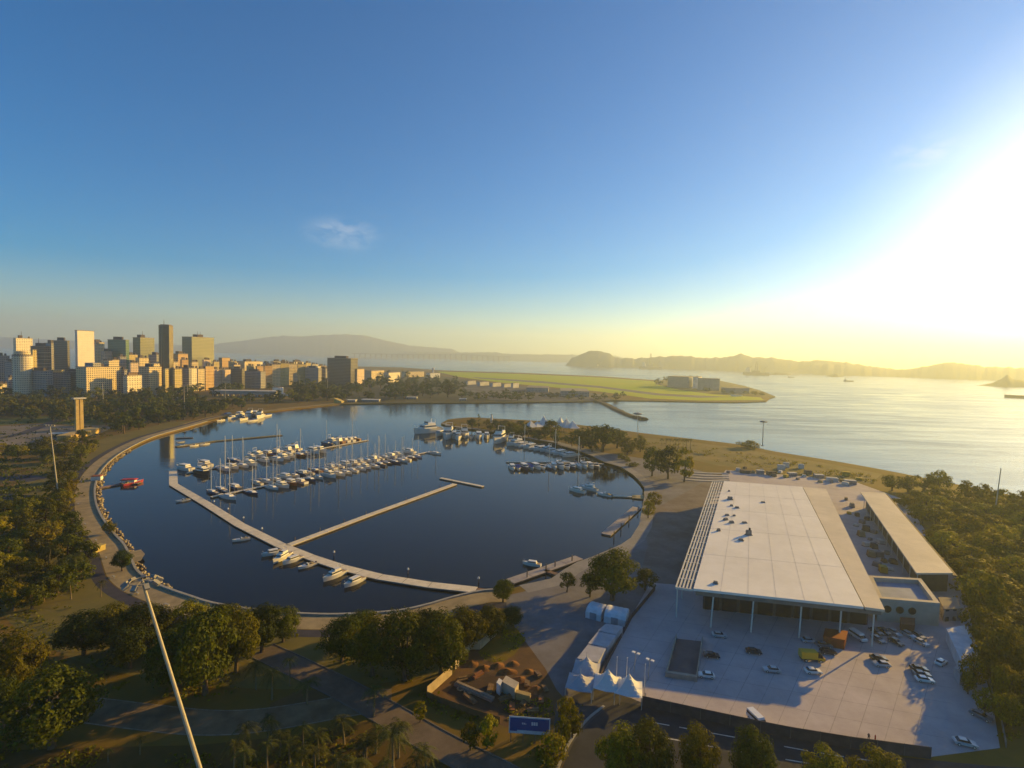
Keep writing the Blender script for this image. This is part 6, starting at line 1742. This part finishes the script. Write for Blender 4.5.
for k, (px, py, L_, hh) in enumerate(((478, 676, 6, .7), (490, 690, 7, .6), (505, 700, 6, .9), (470, 699, 8, .4), (512, 708, 5, .7), (525, 702, 6, .5), (462, 680, 5, .5), (533, 712, 5, .8), (541, 702, 4, 1.0), (527, 685, 4, .8), (545, 690, 4, .7), (538, 676, 4, 1.1))):
    p = g(px, py, Z(5)); t = thing('plank_stack', 'low stack of timber in the building site, %s counting from the hoarding corner' % ORD[k], 'timber stack', p, rnd.uniform(0, 3), 'timber stacks of the building site')
    L_ *= .55; hh *= .6
    MB().box((0, 0, 0), (L_ * .6, 1.6, .12)).build('bearer', M_BARK, t)
    MB().box((0, 0, .123), (L_, 1.3, hh), tilt=Matrix.Rotation(R(rnd.uniform(-2, 2)), 3, 'X')).box((.3, .3, .124 + hh), (L_ * .8, .6, .2)).build('plank', M_PLANK if k % 4 else M_CL0, t)
# pipes and small litter of the site
for k, (px, py, lb) in enumerate(((461, 689.5, 'ring of pale hose lying left of the concrete beam'), (468, 692.5, 'second ring of pale hose lying below the concrete beam'))):
    p = g(px, py); o = MB().tube([(math.cos(a * .35) * 1.1 * (1 - .01 * a), math.sin(a * .35) * .9, .12 + .01 * a) for a in range(0, 36)], .1, 5).build('hose', mat('pale_hose', (.4, .32, .2), .8))
    o.location = p; tag(o, lb, 'hose')
# blue billboard with a white frame on posts
bl, brr = g(509, 742), g(549, 745)
ce = (bl + brr) / 2; d = (brr - bl); rz = math.atan2(d.y, d.x)
t = thing('billboard', 'blue site billboard with white trim standing on posts', 'billboard', ce, rz)
W_ = d.length
ztop = hgt(ce, 717.5); zbot = ztop - W_ * .42
tl = Matrix.Rotation(R(0), 3, 'X')
MB().box((0, 0, zbot), (W_, .25, ztop - zbot)).build('panel', mat('billboard_blue', (.035, .07, .22), .6, var=.1), t)
fr = MB()
fr.box((0, -.14, ztop - .12), (W_ + .2, .1, .3)).box((-W_ / 2, -.143, zbot - .02), (.22, .1, ztop - zbot)).box((W_ / 2, -.143, zbot - .02), (.22, .1, ztop - zbot)).box((W_ * .1, -.146, zbot + .05), (W_ * .82, .08, (ztop - zbot) * .2)).box((-W_ * .38, -.149, zbot + .05), (W_ * .2, .08, (ztop - zbot) * .12))
fr.build('frame', mat('billboard_white', (.55, .56, .6), .6), t)
mk = MB()
for x, w2, h2 in ((-.17, .035, .10), (-.125, .03, .09), (-.09, .02, .05)):
    mk.box((x * W_, -.15, zbot + (ztop - zbot) * .58), (w2 * W_, .05, h2 * (ztop - zbot)))
for x, w2 in ((.07, .045), (.125, .045), (.18, .045)):
    mk.box((x * W_, -.15, zbot + (ztop - zbot) * .55), (w2 * W_, .05, .2 * (ztop - zbot)))
mk.build('lettering', mat('billboard_white', (.55, .56, .6)), t)
for x in (-.46, -.15, .15, .46):
    MB().box((x * W_, .25, 0), (.2, .2, ztop - .2)).build('post', M_PILE, t)
# promenade benches, kiosk wall and little jetty
a, b = g(91, 553.5), g(103, 549)
t = thing('kiosk', 'low yellow wall box on the promenade', 'kiosk', (a + b) / 2, math.atan2((b - a).y, (b - a).x))
MB().box((0, 0, 0), ((b - a).length, 2.6, 2.0)).build('wall', mat('yellow_wall', (.5, .38, .13), .85, scale=.5), t)  # wall in one even yellow
MB().box((0, 0, 2.003), ((b - a).length + .4, 3.0, .25)).build('roof', mat('yellow_wall', (.5, .38, .13)), t)
struct(sheet('stone_jetty', [(129, 552), (141, 549.5), (145, 554), (141, 560.5), (132, 563.5)], Z(6), M_PATH))
p = g(97, 480); t = thing('clubhouse', 'tiny pale clubhouse at the landward end of the rowing stage', 'hut', p, R(20))
MB().box((0, 0, 0), (5, 4, 2.6)).build('wall', M_WHITE, t); MB().box((0, 0, 2.603), (5.8, 4.8, .4), top=.7).build('roof', mat('terracotta_roof', (.3, .1, .05), .8), t)
p = g(129, 483, .6); t = thing('boathouse', 'small red-roofed float house at the end of the rowing stage', 'hut', Vector((p.x, p.y, 0)), R(15))
MB().box((0, 0, .2), (11, 5, .5)).build('float', M_FLOAT, t)
MB().box((0, 0, .703), (7, 3.4, 2.0)).build('wall', M_GEL, t); MB().box((0, 0, 2.706), (9, 4.6, .5), top=.75).build('roof', mat('red_roof', (.45, .05, .06), .8), t)
for k in range(9):
    q = basin[46 + k * 6]; tn = (basin[47 + k * 6] - q).normalized(); c = q + Vector((-tn.y, tn.x, 0)) * -7.6
    t = thing('bench', 'stone bench on the promenade edge, %s counting from the rowing stage' % ORD[k], 'bench', (c.x, c.y, Z(4)), math.atan2(tn.y, tn.x), 'promenade benches')
    MB().box((0, 0, .36), (2.4, .6, .12)).build('seat', M_KERB, t)
    for s in (-1, 1):
        MB().box((s * .9, 0, 0), (.25, .5, .357)).build('leg', M_KERB, t)
# clutter between the hall and the shed, and behind the hall
LB = ['crate', 'pallet', 'drum']
M_CL = [mat('clutter_tan', (.34, .25, .15), .85, scale=.8), mat('clutter_grey', (.24, .22, .22), .8, scale=.8), mat('clutter_dark', (.10, .08, .08), .9, scale=.8), mat('clutter_yellow', (.5, .33, .06), .8, scale=.8), mat('clutter_white', (.6, .57, .52), .8, scale=.8)]
CN = ['tan', 'grey', 'dark', 'yellow', 'white']
spots = [(846, 500), (852, 507), (849, 514), (857, 516), (862, 523), (856, 526), (866, 531), (861, 536), (870, 540), (866, 546), (874, 548), (878, 556), (871, 556), (884, 562), (877, 566), (890, 570), (883, 572), (868, 520), (874, 533), (880, 543), (887, 554), (893, 563)]
cols = [0, 1, 3, 2, 1, 4, 2, 0, 1, 4, 2, 1, 0, 2, 1, 4, 3, 2, 1, 4, 1, 2]
for k, ((px, py), ci) in enumerate(zip(spots, cols)):
    p = g(px, py, Z(3)); s = rnd.uniform(1.2, 3.0)
    t = thing('crate', '%s crate in the cluttered lane between hall and shed, %s from the bay end' % (CN[ci], ORD[k]), 'crate', p, rnd.uniform(0, 3), 'crates in the lane beside the hall')
    MB().box((0, 0, 0), (s * 1.3, s, .18)).build('base', M_BARK, t)
    MB().box((0, 0, .183), (s * 1.25, s * .95, s * rnd.uniform(.5, .9)), top=rnd.uniform(.8, 1)).build('body', M_CL[ci], t)
for k, (px, py, w_, h_, ci, lb) in enumerate(((781, 470, 5, 4, 4, 'white works tent with a pale top behind the hall'), (786, 467.5, 4, 4, 4, 'second white works tent touching the first behind the hall'), (801, 468.5, 4, 3.4, 4, 'white works cabin alone by the field edge'), (760, 474, 5, 2.8, 1, 'grey cabin behind the near corner of the hall roof'),
    (771, 475, 6, 2.5, 2, 'dark cabin in the middle of the works strip'), (792, 476, 6, 2.4, 1, 'long grey cabin in the middle of the works strip'), (808, 474, 5, 2.6, 2, 'dark cabin below the lone white cabin'), (819, 478, 6, 2.4, 1, 'grey cabin above the cream strip of the roof'), (832, 481, 7, 2.4, 4, 'pale cabin near the start of the long shed'),
    (850, 484, 7, 2.6, 1, 'grey cabin next to the long shed end'), (846, 476, 5, 3, 3, 'tarnished yellow cabin on the field edge'), (745, 473, 7, 2.0, 2, 'dark low cabin nearest the pale steps'))):
    p = g(px, py, Z(3)); t = thing('site_cabin', lb, 'cabin', p, R(rnd.uniform(-20, 10)), 'cabins of the works strip behind the hall')
    MB().box((0, 0, 0), (w_, w_ * .55, h_)).build('wall', M_CL[ci], t)
    MB().box((0, 0, h_ + .003), (w_ + .4, w_ * .55 + .4, .25), top=.94 if ci != 4 else .5).build('roof', M_CL[4 if ci in (1, 4) else ci], t)
for k in range(16):
    px = 728 + 8.6 * k + rnd.uniform(-3, 3); py = 469.5 + 1.0 * k * .8 + rnd.uniform(-2.5, 4.5)
    ci = (1, 4, 2, 0, 1, 2, 4, 3)[k % 8]; p = g(px, py, Z(3)); w_ = rnd.uniform(2.5, 4.5); h_ = rnd.uniform(1.2, 2.4)
    t = thing('works_crate', '%s works crate in the strip behind the hall roof, %s from the lattice side' % (CN[ci], ORD[k]), 'crate', p, rnd.uniform(0, 3), 'crates of the works strip')
    MB().box((0, 0, 0), (w_, w_ * .7, .2)).build('base', M_BARK, t)
    MB().box((0, 0, .203), (w_ * .94, w_ * .64, h_), top=rnd.uniform(.7, 1)).build('body', M_CL[ci], t)
# pale terraces behind the lattice
for k in range(4):
    mb = MB(); pts = [g(683 + 3 * k, 479.5 - 2.4 * k), g(705, 481 - 2.6 * k), g(728, 480.5 - 2.2 * k)]
    struct(mb.strip(smooth_line(pts, 4), 3.2, Z(5) + .35, .35).build('terrace_path', mat('pale_terrace', (.42, .39, .36), .85, scale=.3)))
